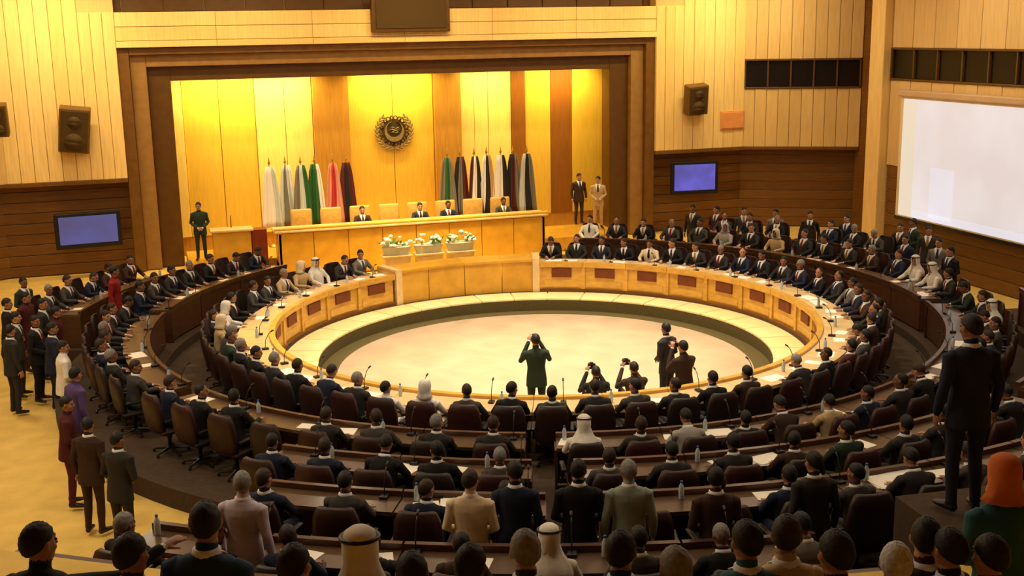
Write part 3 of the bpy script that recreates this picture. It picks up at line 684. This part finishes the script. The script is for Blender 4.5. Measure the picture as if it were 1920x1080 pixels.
def figure(name, pelvis, lean, yaw, pitch, legs, arms, robe=False, twist=0., ratio=.22, side_lean=0.):
    F_ = Fig(); P0 = V(pelvis)
    T = Matrix.Translation(P0) @ Matrix.Rotation(-lean, 4, 'X') @ Matrix.Rotation(side_lean, 4, 'Y')
    F_.limb([(T @ V((0, o, h*TF)), a, b) for h, a, b, o in TORSO], COAT, n=18)
    nk = T @ V((0, .0, .50*TF)); hp = T @ V((0, .015, .562*TF))
    F_.limb([(nk, .068, .066), ((nk+hp)/2, .062, .064), (hp, .060, .064), (hp+V((0, .01, .05)), .058, .064)], SKIN)
    F_.seg[-3:] = [(p, q, r0+.012, r1+.012, mm) for p, q, r0, r1, mm in F_.seg[-3:]]
    if P0.z > .8 and not robe: F_.limb([(T @ V((0, 0, .10)), .172, .124), (T @ V((0, 0, -.06)), .190, .140), (T @ V((0, 0, -.19)), .196, .148)], COAT, n=20)
    Mh = Matrix.Translation(hp) @ Matrix.Rotation(-lean*.4, 4, 'X') @ Matrix.Rotation(yaw, 4, 'Z') @ Matrix.Rotation(-pitch, 4, 'X')
    R3 = Mh.to_3x3(); hx = R3 @ V((1, 0, 0))
    F_.ball(Mh @ V((0, -.008, .152)), .077, .098, .102, SKIN, R3)
    F_.limb([(Mh @ V(p), a, b) for p, a, b in (((0, .005, .15), .072, .08), ((0, .022, .10), .066, .074), ((0, .038, .06), .054, .056), ((0, .056, .03), .032, .034), ((0, .06, .018), .018, .02))], SKIN, hx)
    F_.limb([(Mh @ V(p), a, b) for p, a, b in (((0, .084, .162), .008, .010), ((0, .100, .135), .012, .012), ((0, .107, .112), .018, .014), ((0, .092, .102), .012, .008))], SKIN, hx, 8)
    F_.ball(Mh @ V((0, .078, .172)), .05, .016, .011, SKIN, R3)
    F_.ball(Mh @ V((0, .088, .073)), .023, .013, .010, LIP, R3)
    for sx in (-1, 1):
        F_.ball(Mh @ V((sx*.079, -.006, .135)), .011, .019, .032, SKIN, R3)
        F_.ball(Mh @ V((sx*.045, .06, .11)), .022, .02, .02, SKIN, R3)
    for sx in (-1, 1):
        hip = T @ V((sx*.09, 0, -.01))
        kn, an, toe = [V(p) for p in legs[sx]]
        if not robe:
            F_.limb([(hip, .092, .098), (hip.lerp(kn, .35), .086, .09), (hip.lerp(kn, .75), .068, .07), (kn, .060, .064), (kn.lerp(an, .12), .058, .06), (kn.lerp(an, .35), .058, .062), (kn.lerp(an, .8), .047, .05), (an, .048, .052)], LEGS)
        ft = (toe-an); ft.z = 0; fd = ft.normalized() if ft.length > .01 else V((0, 1, 0))
        bz = min(an.z-.07, toe.z)
        F_.limb([(V((an.x, an.y, bz+.045))-fd*.05, .034, .038), (V((an.x, an.y, bz+.05)), .04, .045), (V((an.x, an.y, bz+.04))+fd*.08, .044, .036), (V((an.x, an.y, bz+.032))+fd*.15, .046, .026), (V((an.x, an.y, bz+.028))+fd*.19, .03, .02)], SHOE, fd.cross(V((0, 0, 1))))
        sh = T @ V((sx*.175, 0, .455*TF)); el, wr, hdir, hn = [V(p) for p in arms[sx][:4]]; cu = arms[sx][4] if len(arms[sx]) > 4 else .5
        F_.limb([(sh-V((sx*.03, 0, -.01)), .06, .06), (sh+V((sx*.012, 0, -.005)), .068, .070), (sh.lerp(el, .4), .057, .06), (el, .047, .049), (el.lerp(wr, .3), .048, .048), (el.lerp(wr, .93), .037, .036)], COAT, n=12)
        F_.limb([(el.lerp(wr, .9), .031, .030), (wr, .031, .029)], CUFF, n=10)
        F_.hand(wr, hdir, hn, sx, cu)
    if robe:
        z0 = P0.z
        F_.limb([((P0.x, P0.y, z0+.2), .17, .125), ((P0.x, P0.y, z0-.1), .195, .15), ((P0.x, P0.y+.01, z0-.5), .215, .18), ((P0.x, P0.y+.01, .1), .23, .20)], COAT, n=20)
    # fuse into one continuous skin
    me = F_.mb.mesh(name+'_src', []) if False else bpy.data.meshes.new(name+'_src')
    if not me.polygons: me.from_pydata(F_.mb.v, [], F_.mb.f)
    ob = bpy.data.objects.new('tmp', me); COL.objects.link(ob)
    md = ob.modifiers.new('r', 'REMESH'); md.mode = 'VOXEL'; md.voxel_size = .0095
    md = ob.modifiers.new('s', 'SMOOTH'); md.factor = .5; md.iterations = 2
    md = ob.modifiers.new('d', 'DECIMATE'); md.ratio = ratio
    dg = bpy.context.evaluated_depsgraph_get(); out = bpy.data.meshes.new_from_object(ob.evaluated_get(dg)); out.name = 'person_body'
    bpy.data.objects.remove(ob); bpy.data.meshes.remove(me)
    out.materials.clear()
    for q in FIGMATS: out.materials.append(q)
    nf = len(out.polygons); ctr = np.empty(nf*3); out.polygons.foreach_get('center', ctr); ctr = ctr.reshape(-1, 3)
    best = np.full(nf, 1e9); mi = np.zeros(nf, dtype=np.int32)
    for p, q, r0, r1, mm in F_.seg:
        p_, q_ = np.array(p), np.array(q); d = q_-p_; L2 = max(d@d, 1e-12); t = np.clip((ctr-p_)@d/L2, 0, 1)
        dist = np.linalg.norm(ctr-(p_+t[:, None]*d), axis=1)-(r0+(r1-r0)*t)
        if mm == LIP: dist = dist+.009
        k = dist < best; best[k] = dist[k]; mi[k] = mm
    out.polygons.foreach_set('material_index', mi); out.polygons.foreach_set('use_smooth', [True]*nf); out.update()
    P_ = {'body': out, 'Mh': Mh, 'head': Mh @ V((0, 0, .25))}
    def hl(az, f, s_, b): c = math.cos(az); return (s_+(f-s_)*max(0, c)**1.5) if c > 0 else (s_+(b-s_)*(-c)**.7)
    hc = (0, -.012, .152); hr = (.083, .104, .112)
    P_['hair'] = cap_shell(Mh, lambda az: hl(az, .50, -.05, -.80), hr, hc).mesh('hair', M_HAIR, True)
    P_['fringe'] = cap_shell(Mh, lambda az: hl(az, 1.15, .0, -.85), (.081, .102, .106), hc).mesh('hair', M_HAIR, True)
    P_['scarf'] = scarf_shell(Mh, True).mesh('headscarf', M_CLOTH, True)
    P_['hijab'] = scarf_shell(Mh, False).mesh('headscarf', M_CLOTH, True)
    P_['band'] = MB().torus(Mh @ V((0, -.0, .232)), .103, .012, 24, 8, R3).mesh('headband', M_BLACK, True)
    P_['eyes'] = [MB().ell(Mh @ V((sx*.031, .083, .144)), .013, .010, .007, 8, R3).mesh('eye', M_EYE, True) for sx in (-1, 1)]
    P_['shirt'] = patch(T, [(8, 1.25), (7.4, .95), (6.6, .50), (5.6, .34), (4.6, .20), (3.7, .06)], .006).mesh('shirt_front', M_SHIRT, True)
    P_['tie'] = patch(T, [(7.9, .34), (7.2, .16), (6.4, .12), (5.2, .16), (4.2, .17), (3.8, .05)], .013, 4).mesh('tie', M_CLOTH, True)
    P_['collar'] = MB().loft([(T @ V((0, .004, .52*TF)), .084, .078), (T @ V((0, .010, .575*TF)), .072, .074), (T @ V((0, .010, .578*TF)), .05, .05)], n=16).mesh('collar', M_SHIRT, True)
    return P_
sit = {sx: ((sx*.13, .44, .52), (sx*.12, .40, .10), (sx*.13, .55, .02)) for sx in (-1, 1)}
sit2 = {sx: ((sx*.16, .43, .52), (sx*.17, .34, .10), (sx*.19, .5, .02)) for sx in (-1, 1)}
stl = {sx: ((sx*.10, .02, .50), (sx*.11, -.02, .10), (sx*.15, .12, .02)) for sx in (-1, 1)}
def fa(sx, x, y, z=.785): return ((sx*.27, .13, .805), (sx*x, y, z), (-sx*.35, 1, -.05), (0, .0, 1), .35)
POSE = {}
POSE['desk'] = figure('desk', (0, -.02, .56), .10, 0, .06, sit, {sx: fa(sx, .15, .37) for sx in (-1, 1)})
POSE['desk_left'] = figure('desk_left', (0, -.02, .56), .06, .55, .0, sit2, {-1: fa(-1, .20, .36), 1: fa(1, .10, .38)}, side_lean=-.05)
POSE['desk_right'] = figure('desk_right', (0, -.03, .56), .12, -.6, .05, sit, {-1: fa(-1, .08, .38), 1: fa(1, .2, .36)}, side_lean=.06)
POSE['write'] = figure('write', (0, -.0, .56), .28, .1, .38, sit2, {-1: ((-.27, .22, .80), (-.10, .42, .785), (.4, 1, -.05), (0, 0, 1), .4), 1: ((.27, .22, .80), (.09, .44, .79), (-.3, 1, -.1), (.2, 0, 1), 1.0)})
POSE['back'] = figure('back', (0, -.04, .56), -.14, -.2, .02, sit, {sx: ((sx*.27, .02, .82), (sx*.12, .24, .70), (-sx*.6, .8, -.1), (0, .1, 1), .6) for sx in (-1, 1)})
arm_dn = {sx: ((sx*.245, -.03, 1.13), (sx*.255, .05, .88), (0, .12, -1), (sx, 0, 0), .6) for sx in (-1, 1)}
POSE['stand'] = figure('stand', (0, 0, .96), .02, .25, .1, stl, arm_dn, ratio=.3)
POSE['clasp'] = figure('clasp', (0, 0, .96), .04, -.3, .05, stl, {sx: ((sx*.25, .0, 1.13), (sx*.07, .22, 1.0), (-sx*.9, .3, -.2), (0, 1, .2), .7) for sx in (-1, 1)}, ratio=.3)
POSE['photo'] = figure('photo', (0, 0, .96), .06, 0, .02, stl, {sx: ((sx*.27, .13, 1.22), (sx*.09, .24, 1.56), (-sx*.3, .3, .9), (sx*.6, -.6, .2), .9) for sx in (-1, 1)}, ratio=.3)
POSE['point'] = figure('point', (0, 0, .96), .05, -.5, .05, stl, {-1: arm_dn[-1], 1: ((.38, .20, 1.34), (.56, .40, 1.44), (.6, .7, .2), (0, -.2, 1), .25)}, ratio=.3)
POSE['robe'] = figure('robe', (0, 0, .96), .02, .2, .05, stl, {sx: ((sx*.25, .0, 1.13), (sx*.08, .22, 1.0), (-sx*.9, .3, -.2), (0, 1, .2), .7) for sx in (-1, 1)}, robe=True, ratio=.3)
POSE['crouch'] = figure('crouch', (0, -.1, .46), .22, 0, .0, {-1: ((-.16, .30, .62), (-.14, .22, .10), (-.16, .4, .02)), 1: ((.17, .26, .12), (.15, -.14, .12), (.15, -.05, .02))},
                        {sx: ((sx*.26, .22, .72), (sx*.09, .40, 1.02), (-sx*.3, .3, .9), (sx*.6, -.6, .2), .9) for sx in (-1, 1)}, ratio=.3)
HAIRC = {'black': srgb(22, 18, 16), 'dark brown': srgb(48, 32, 22), 'grey': srgb(130, 126, 122), 'white': srgb(205, 203, 200)}
SUIT = {'black': srgb(22, 20, 21), 'charcoal': srgb(44, 41, 40), 'navy': srgb(24, 32, 58), 'dark brown': srgb(58, 38, 26), 'dark grey': srgb(66, 62, 58), 'grey': srgb(116, 110, 102),
        'light grey': srgb(168, 164, 156), 'beige': srgb(190, 164, 120), 'white': srgb(232, 228, 218), 'red': srgb(140, 24, 24), 'purple': srgb(86, 66, 120), 'grey green': srgb(150, 164, 150),
        'maroon': srgb(74, 22, 24), 'blue': srgb(30, 58, 92), 'teal': srgb(40, 90, 100), 'dark green': srgb(36, 52, 36), 'cream': srgb(226, 208, 172), 'pale lilac': srgb(196, 186, 204), 'orange': srgb(214, 116, 50), 'pink': srgb(206, 150, 140)}
TIES = [srgb(120, 24, 28), srgb(28, 40, 90), srgb(60, 60, 66), srgb(20, 20, 22), srgb(140, 110, 50)]
NPEOPLE = 0
def person(pose, loc, rz, suit, label, hair='black', head='hair', tie=True, scarf=None, scale=1., group=None, shirt=True):
    global NPEOPLE; NPEOPLE += 1
    P_ = POSE[pose]; o = link('person', P_['body']); o.location = loc; o.rotation_euler = (0, 0, rz); o.scale = (scale,)*3; o.color = SUIT[suit]
    tag(o, label, 'person', group)
    def ch(nm, me, c=None):
        q = link(nm, me, o)
        if c is not None: q.color = c
        return q
    for q in P_['eyes']: ch('eye', q)
    if head == 'scarf': ch('headscarf', P_['scarf'], SUIT[scarf or 'white']); ch('headband', P_['band'])
    elif head == 'hijab': ch('headscarf', P_['hijab'], SUIT[scarf or 'white'])
    else: ch('hair', P_[head], HAIRC[hair])
    if shirt:
        ch('shirt_front', P_['shirt']); ch('collar', P_['collar'])
        if tie: ch('tie', P_['tie'], random.choice(TIES))
    return o
def at_px(px, py, z):
    d = FW+RT*((px-960)/FPX)+UP*((540-py)/FPX); t = (z-CAM.z)/d.z; return CAM+d*t

# ------------------------------------------------------------------ chairs
def chair_proto():
    P_ = {}
    P_['seat'] = MB().rbox(-.26, .26, -.24, .27, .38, .46, .035).mesh('seat', M_LEATHER, True)
    b = MB(); n = 8; vs = []; fs = []
    for z, hw, y0, th in ((.42, .22, -.22, .05), (.50, .26, -.235, .07), (.75, .27, -.26, .08), (.95, .25, -.29, .07), (1.05, .21, -.30, .045), (1.07, .17, -.302, .02)):
        for k in range(n+1):
            u = -1+2*k/n; vs.append((u*hw, y0+.05*u*u, z))
        for k in range(n, -1, -1):
            u = -1+2*k/n; vs.append((u*hw, y0-th+.05*u*u, z))
    W = 2*(n+1)
    for j in range(5):
        for k in range(W): fs.append((j*W+k, j*W+(k+1) % W, (j+1)*W+(k+1) % W, (j+1)*W+k))
    fs += [tuple(range(W)), tuple(5*W+k for k in range(W))]
    P_['backrest'] = b.add(vs, fs).mesh('backrest', M_LEATHER, True)
    for sx, k in ((-1, 'l'), (1, 'r')):
        P_['arm'+k] = MB().rbox(sx*.31-.035, sx*.31+.035, -.22, .16, .62, .665, .015).rbox(sx*.31-.02, sx*.31+.02, .05, .10, .42, .63, .01).rbox(sx*.29-.05, sx*.29+.03, .04, .11, .40, .44, .01).mesh('armrest', M_BLACK)
    P_['column'] = MB().lathe([(.03, .08), (.03, .25), (.045, .26), (.045, .38)], n=10).mesh('column', M_METAL, True)
    b = MB()
    for k in range(5):
        a = 2*PI*k/5; b.tube([(0, 0, .09), (.15*math.cos(a), .15*math.sin(a), .075), (.29*math.cos(a), .29*math.sin(a), .055)], [.03, .022, .018], 6)
        b.ell((.29*math.cos(a), .29*math.sin(a), .03), .03, .03, .03, 6)
    P_['base'] = b.mesh('base', M_METAL); return P_
CH = chair_proto(); NCH = 0
def chair(loc, rz, label, group):
    o = thing('office_chair', label, 'chair', loc, rz, group)
    for nm, k in (('seat', 'seat'), ('backrest', 'backrest'), ('armrest', 'arml'), ('armrest', 'armr'), ('column', 'column'), ('base', 'base')): link(nm, CH[k], o)
    return o
# desk things
PAPER = [MB().rbox(-w_/2, w_/2, -h_/2, h_/2, 0, .004, .001).mesh('paper', M_PAPER) for w_, h_ in ((.21, .297), (.30, .22), (.42, .30))]
MICB = MB().rbox(-.05, .05, -.07, .07, 0, .035, .01).mesh('base', M_BLACK)
MICS = MB().tube([(0, 0, .03), (0, -.01, .18), (0, -.08, .31), (0, -.13, .35)], .007, 6).mesh('stem', M_METAL, True)
MICH = MB().tube([(0, -.12, .345), (0, -.135, .355), (0, -.18, .375), (0, -.19, .378)], [.008, .015, .016, .006], 8).mesh('capsule', M_BLACK, True)
BOT = MB().lathe([(.03, 0), (.033, .01), (.033, .13), (.03, .15), (.014, .19), (.013, .2)], n=12).mesh('bottle_body', M_WATER, True)
BOC = MB().lathe([(.015, .198), (.016, .205), (.016, .22), (.012, .223)], n=10).mesh('cap', M_CAP)
def paper(loc, rz, lb, grp, k=0): o = link('paper_sheet', PAPER[k]); o.location = loc; o.rotation_euler = (0, 0, rz); tag(o, lb, 'paper', grp)
def mic(loc, rz, lb, grp):
    o = thing('microphone', lb, 'microphone', loc, rz, grp); link('base', MICB, o); link('stem', MICS, o); link('capsule', MICH, o)
def bottle(loc, lb, grp):
    o = thing('water_bottle', lb, 'bottle', loc, 0, grp); link('bottle_body', BOT, o); link('cap', BOC, o)

# ------------------------------------------------------------------ seats: round table, then rows
DARK = ['black']*5+['charcoal']*6+['navy']*3+['dark brown']*2+['dark grey']*4+['maroon']+['grey']*2+['dark green']
SEATP = ['desk', 'desk', 'desk_left', 'desk_right', 'write', 'back']
def seated(where, R, z, a, idx, deskR, grp, occ=.93, light=.12):
    rnd = random.Random(idx*97+hash_s(where))
    rz = math.radians(a)+PI/2; loc = pol(R, a, z)
    if not inframe(loc+V((0, 0, 1.0))): return idx
    idx += 1; nth = ordn(idx); tail = '%s, %s clockwise from stage' % (where, nth)
    chair(pol(R+.03, a, z), rz+rnd.uniform(-.06, .06), 'dark leather office chair in '+tail, 'chairs '+grp)
    dz = z+.75+(.0 if where != 'ring row' else -.005)
    pos = pol(deskR, a, dz)
    if rnd.random() < .55: paper(pol(deskR, a+rnd.uniform(-1, 1)*8/R, dz), rz+rnd.uniform(-.3, .3), 'white papers on the desk before seat in '+tail, 'papers '+grp, rnd.choice([0, 1, 1, 2]))
    if idx % 2 == 0: mic(pol(deskR-.17, a+13/R, dz), rz+PI, 'black gooseneck microphone near seat in '+tail, 'microphones '+grp)
    if idx % 3 == 0: bottle(pol(deskR-.12, a-14/R, dz), 'water bottle near seat in '+tail, 'water bottles '+grp)
    if rnd.random() > occ: return idx
    pose = rnd.choice(SEATP); q = rnd.random()
    kw = dict(hair=rnd.choice(['black']*8+['dark brown']*4+['grey']*2), scale=rnd.uniform(.96, 1.03))
    if q < light*.45:
        lb = 'person in white robe and white headscarf in '+tail; kw.update(head='scarf', scarf='white', shirt=False); su = 'white'
    elif q < light:
        su = rnd.choice(['light grey', 'white', 'beige', 'cream']); lb = 'person in %s suit in %s' % (su, tail)
        if rnd.random() < .4: kw.update(head='hijab', scarf=rnd.choice(['white', 'cream', 'pale lilac']), shirt=False); lb = 'person in %s clothes and headscarf in %s' % (su, tail)
    else:
        su = rnd.choice(DARK); lb = 'person in %s suit with %s hair in %s' % (su, kw['hair'], tail)
        if rnd.random() < .1: kw['head'] = 'fringe'; lb = 'person in %s suit with thin %s hair in %s' % (su, kw['hair'], tail)
    if len(lb.replace('-', ' ').split()) > 15: lb = lb.replace(' with %s hair' % kw['hair'], '').replace(' with thin %s hair' % kw['hair'], ' with thin hair')
    person(pose, pol(R-.0, a, z), rz+rnd.uniform(-.1, .1), su, lb, group='people '+grp, **kw)
    return idx
def hash_s(s): return sum(ord(c)*(i+1) for i, c in enumerate(s))
idx = 0
for k in range(NB*2):
    a = 72-BA/4-k*BA/2
    # left far side of the ring has paler dress, right far side mid grey
    idx = seated('ring row', 6.85, ZR, a, idx, 6.22, 'around the ring table', .95, .30 if -235 < a < -180 else .08)
for r, SG, nm in ((2, SEG2, 'second row'), (3, SEG3, 'third row'), (4, SEG4, 'fourth row'), (5, SEG5, 'fifth row')):
    idx = 0; D0, z, R = ROWS[r]
    for a0, a1, lb, *zz in sorted(SG, key=lambda q: -q[1]):
        z = zz[0] if zz else ROWS[r][1]
        n = int((a1-a0)*PI/180*R/.76); 
        for k in range(n):
            a = a1-(k+.5)*(a1-a0)/n
            idx = seated(nm, R, z, a, idx, D0+.27, 'in the '+nm, .96 if r != 4 else .85, .16 if r == 2 else .08)

# ------------------------------------------------------------------ people who stand apart
def face(p, tgt=(0, 0)): d = V((tgt[0]-p.x, tgt[1]-p.y)); return math.atan2(-d.x, d.y)
def stander(px, py, z, pose, suit, label, rz=None, turn=0., sc=1., **kw):
    h = POSE[pose]['head'].z*sc
    p = at_px(px, py, z+h)
    if z == .9 and math.hypot(p.x, p.y) > 13.9: z = 1.2; p = at_px(px, py, z+h)
    p.z = z
    return person(pose, p, (face(p) if rz is None else rz)+turn, suit, label, scale=sc, **kw), p
G = 2.6
# rear gallery, nearest the camera
for a in ((60, 990, 'point', 'black', 'person in black clothes reaching an arm out, bottom left corner', dict(turn=.1, shirt=False)),
          (378, 950, 'stand', 'blue', 'person in dark blue suit at the bottom left, back turned', dict(sc=1.06)),
          (235, 1010, 'clasp', 'dark brown', 'person in dark brown suit on the gallery between two dark figures', {}),
          (545, 1030, 'clasp', 'dark grey', 'person in dark grey suit left of the white headscarf on gallery', {}),
          (672, 1006, 'robe', 'pale lilac', 'person in pale lilac robe and white headscarf at the bottom edge', dict(head='scarf', scarf='white', shirt=False)),
          (770, 1045, 'stand', 'maroon', 'person in maroon jacket at the bottom edge right of white headscarf', {}),
          (880, 1030, 'clasp', 'black', 'person in black suit and black hair at the bottom edge, left of grey hair', {}),
          (985, 1003, 'stand', 'dark green', 'person with grey hair and dark green jacket, bottom middle', dict(hair='grey')),
          (1165, 1005, 'clasp', 'navy', 'person in navy suit at the bottom edge below the grey green suit', {}),
          (1270, 1035, 'stand', 'light grey', 'person in light grey jacket at the bottom edge', dict(hair='grey')),
          (1405, 985, 'stand', 'teal', 'person in teal jacket at the bottom edge beside beige suit', {}),
          (1480, 975, 'clasp', 'beige', 'person in beige suit at the bottom edge right of teal jacket', dict(hair='dark brown')),
          (1575, 1005, 'stand', 'black', 'broad person in black suit at the lower right', dict(sc=1.05)),
          (1688, 1028, 'clasp', 'pale lilac', 'person in pale lilac shirt with white hair, bottom right', dict(hair='white')),
          (1790, 1000, 'stand', 'black', 'person in black jacket at the bottom right below tall standing man', {}),
          (1828, 592, 'stand', 'navy', 'tall person in navy suit standing at the right edge', dict(sc=1.06, turn=-.1)),
          (1745, 980, 'clasp', 'dark brown', 'person in dark brown suit between white hair and tall standing man', {}),
          (1868, 1012, 'stand', 'charcoal', 'person in charcoal jacket in the bottom right corner', {}),
          (1893, 868, 'clasp', 'teal', 'person in teal clothes and orange headscarf at the right edge', dict(head='hijab', scarf='orange', shirt=False))):
    stander(a[0], a[1], G, a[2], a[3], a[4], group='people on the rear gallery', **a[5])
# standing behind the fourth row
for a in ((450, 888, 'stand', 'pale lilac', 'person in pale lilac shirt standing behind the fourth row, left', dict(hair='grey')),
          (880, 885, 'clasp', 'cream', 'person in cream jacket standing behind the fourth row', dict(hair='dark brown')),
          (965, 868, 'stand', 'navy', 'person in navy suit standing right of the cream jacket', {}),
          (1085, 866, 'clasp', 'black', 'person in black suit standing left of the grey green suit', {}),
          (1180, 866, 'stand', 'grey green', 'person in pale grey green suit standing behind the fourth row', dict(hair='grey')),
          (1345, 880, 'clasp', 'dark brown', 'person in dark brown suit standing behind the fourth row, right', {}),
          (1530, 850, 'stand', 'charcoal', 'person in charcoal suit standing behind the fourth row, far right', {})):
    stander(a[0], a[1], .9, a[2], a[3], a[4], group='people standing behind the fourth row', **a[5])
# camera crew in the well
CBODY = MB().rbox(-.07, .07, -.04, .04, -.05, .05, .012).rbox(-.03, .03, -.03, .03, .05, .075, .008).mesh('body', M_BLACK)
CLENS = MB().loft([((0, .03, 0), .035, .035), ((0, .11, 0), .037, .037), ((0, .13, 0), .042, .042), ((0, .125, 0), .03, .03)], n=14).mesh('lens', M_METAL, True)
def photocam(p, rz, off, label):
    o = thing('photo_camera', label, 'camera', p+Matrix.Rotation(rz, 3, 'Z') @ V(off), rz); link('body', CBODY, o); link('lens', CLENS, o)
for px, py, pose, suit, lb, tgt, cm, kw in ((1005, 628, 'photo', 'dark green', 'photographer in dark green jacket standing alone in the well', (.5, 9), 'camera held up by the lone photographer in the well', dict(shirt=False)),
                                (1118, 688, 'crouch', 'black', 'photographer in black crouching in the well, left of two', (2, 9), 'camera of the left crouching photographer', dict(shirt=False)),
                                (1190, 680, 'crouch', 'dark brown', 'photographer in dark brown crouching in the well, right of two', (1, 9), 'camera of the right crouching photographer', dict(shirt=False)),
                                (1252, 606, 'clasp', 'charcoal', 'person in charcoal suit standing in the right of the well', (-3, 4), None, {}),
                                (1284, 640, 'photo', 'dark brown', 'person in brown jacket filming at the right of the well', (-2, 9), 'camera held by the person in brown jacket in the well', dict(shirt=False))):
    p = at_px(px, py, WZ+POSE[pose]['head'].z); p.z = WZ; rz = face(p, tgt)
    person(pose, p, rz, suit, lb, group='people in the well', **kw)
    if cm:
        photocam(p, rz, (0, .30, 1.60) if pose == 'photo' else (0, .46, 1.10), cm)
# on the dais
person('clasp', V((-6.6, 11.75, .45)), PI, 'dark green', 'person in dark green jacket standing left of the lectern', shirt=False)
stander(1085, 325, .45, 'stand', 'dark brown', 'person in dark brown suit standing right of the rostrum by the stage', rz=PI)
person('clasp', V((6.2, 12.4, .45)), PI-.4, 'beige', 'person in beige suit standing at the right end of the dais')
for k, su in ((2, 'dark brown'), (4, 'charcoal'), (5, 'navy'), (7, 'dark grey')):
    person('desk', V((RCH[k], 11.72, .45)), PI, su, 'person in %s suit seated behind the rostrum, %s armchair' % (su, ordn(k+1)), group='people at the rostrum')
# crowd along the right of the stage and under the screen
RC = ['charcoal', 'maroon', 'dark grey', 'grey', 'black', 'navy', 'black', 'dark green', 'charcoal', 'grey', 'navy', 'black']
for k, (px, py) in enumerate(((1300, 384), (1345, 386), (1395, 388), (1455, 392), (1520, 396), (1590, 402), (1690, 418), (1716, 410), (1742, 424), (1762, 446), (1700, 440), (1785, 462))):
    su = RC[k]
    stander(px, py, 0, ('stand', 'clasp')[k % 2], su, 'person in %s suit standing %s, %s from the left' % (su, 'before the angled wall' if k < 6 else 'under the screen edge', ordn(k+1 if k < 6 else k-5)), group='people standing at the right', turn=random.uniform(-.6, .6))
# crowd standing in the left aisle
LC = ['black', 'maroon', 'charcoal', 'dark grey', 'black', 'maroon', 'navy', 'charcoal', 'white', 'purple', 'dark green', 'red', 'maroon', 'dark brown', 'charcoal']
for k, (px, py) in enumerate(((8, 560), (44, 548), (74, 560), (24, 585), (60, 592), (100, 575), (92, 606), (14, 610), (112, 640), (136, 690), (40, 520), (210, 500), (118, 745), (160, 785), (215, 812))):
    su = LC[k]
    stander(px, py, 0 if px < 130 or py > 700 else .3, ('clasp', 'stand')[k % 2], su, 'person in %s clothes standing in the left aisle crowd' % su if LC.count(su) == 1 else 'person in %s clothes in the left aisle crowd, %s back from front' % (su, ordn(sum(1 for j in range(15) if LC[j] == su and j <= k))), group='people in the left aisle', turn=random.uniform(-.6, .6), shirt=su not in ('red', 'maroon', 'purple'))
# documents
for nm, R, a, lb in (('newspaper', 12.2, 271, 'large pale open newspapers on the fourth row desk at lower right'), ('document_pile', 12.2, 247, 'white document pile on the fourth row desk beside the cream jacket')):
    p = pol(R, a, 1.651); o = thing(nm, lb, 'papers', p, math.radians(a)+PI/2)
    for k in range(3):
        q = MB().rbox(-.36, .36, -.2, .2, k*.006, k*.006+.005, .001).build('sheet', M_PAPER, o); q.rotation_euler = (0, 0, (k-1)*.12)
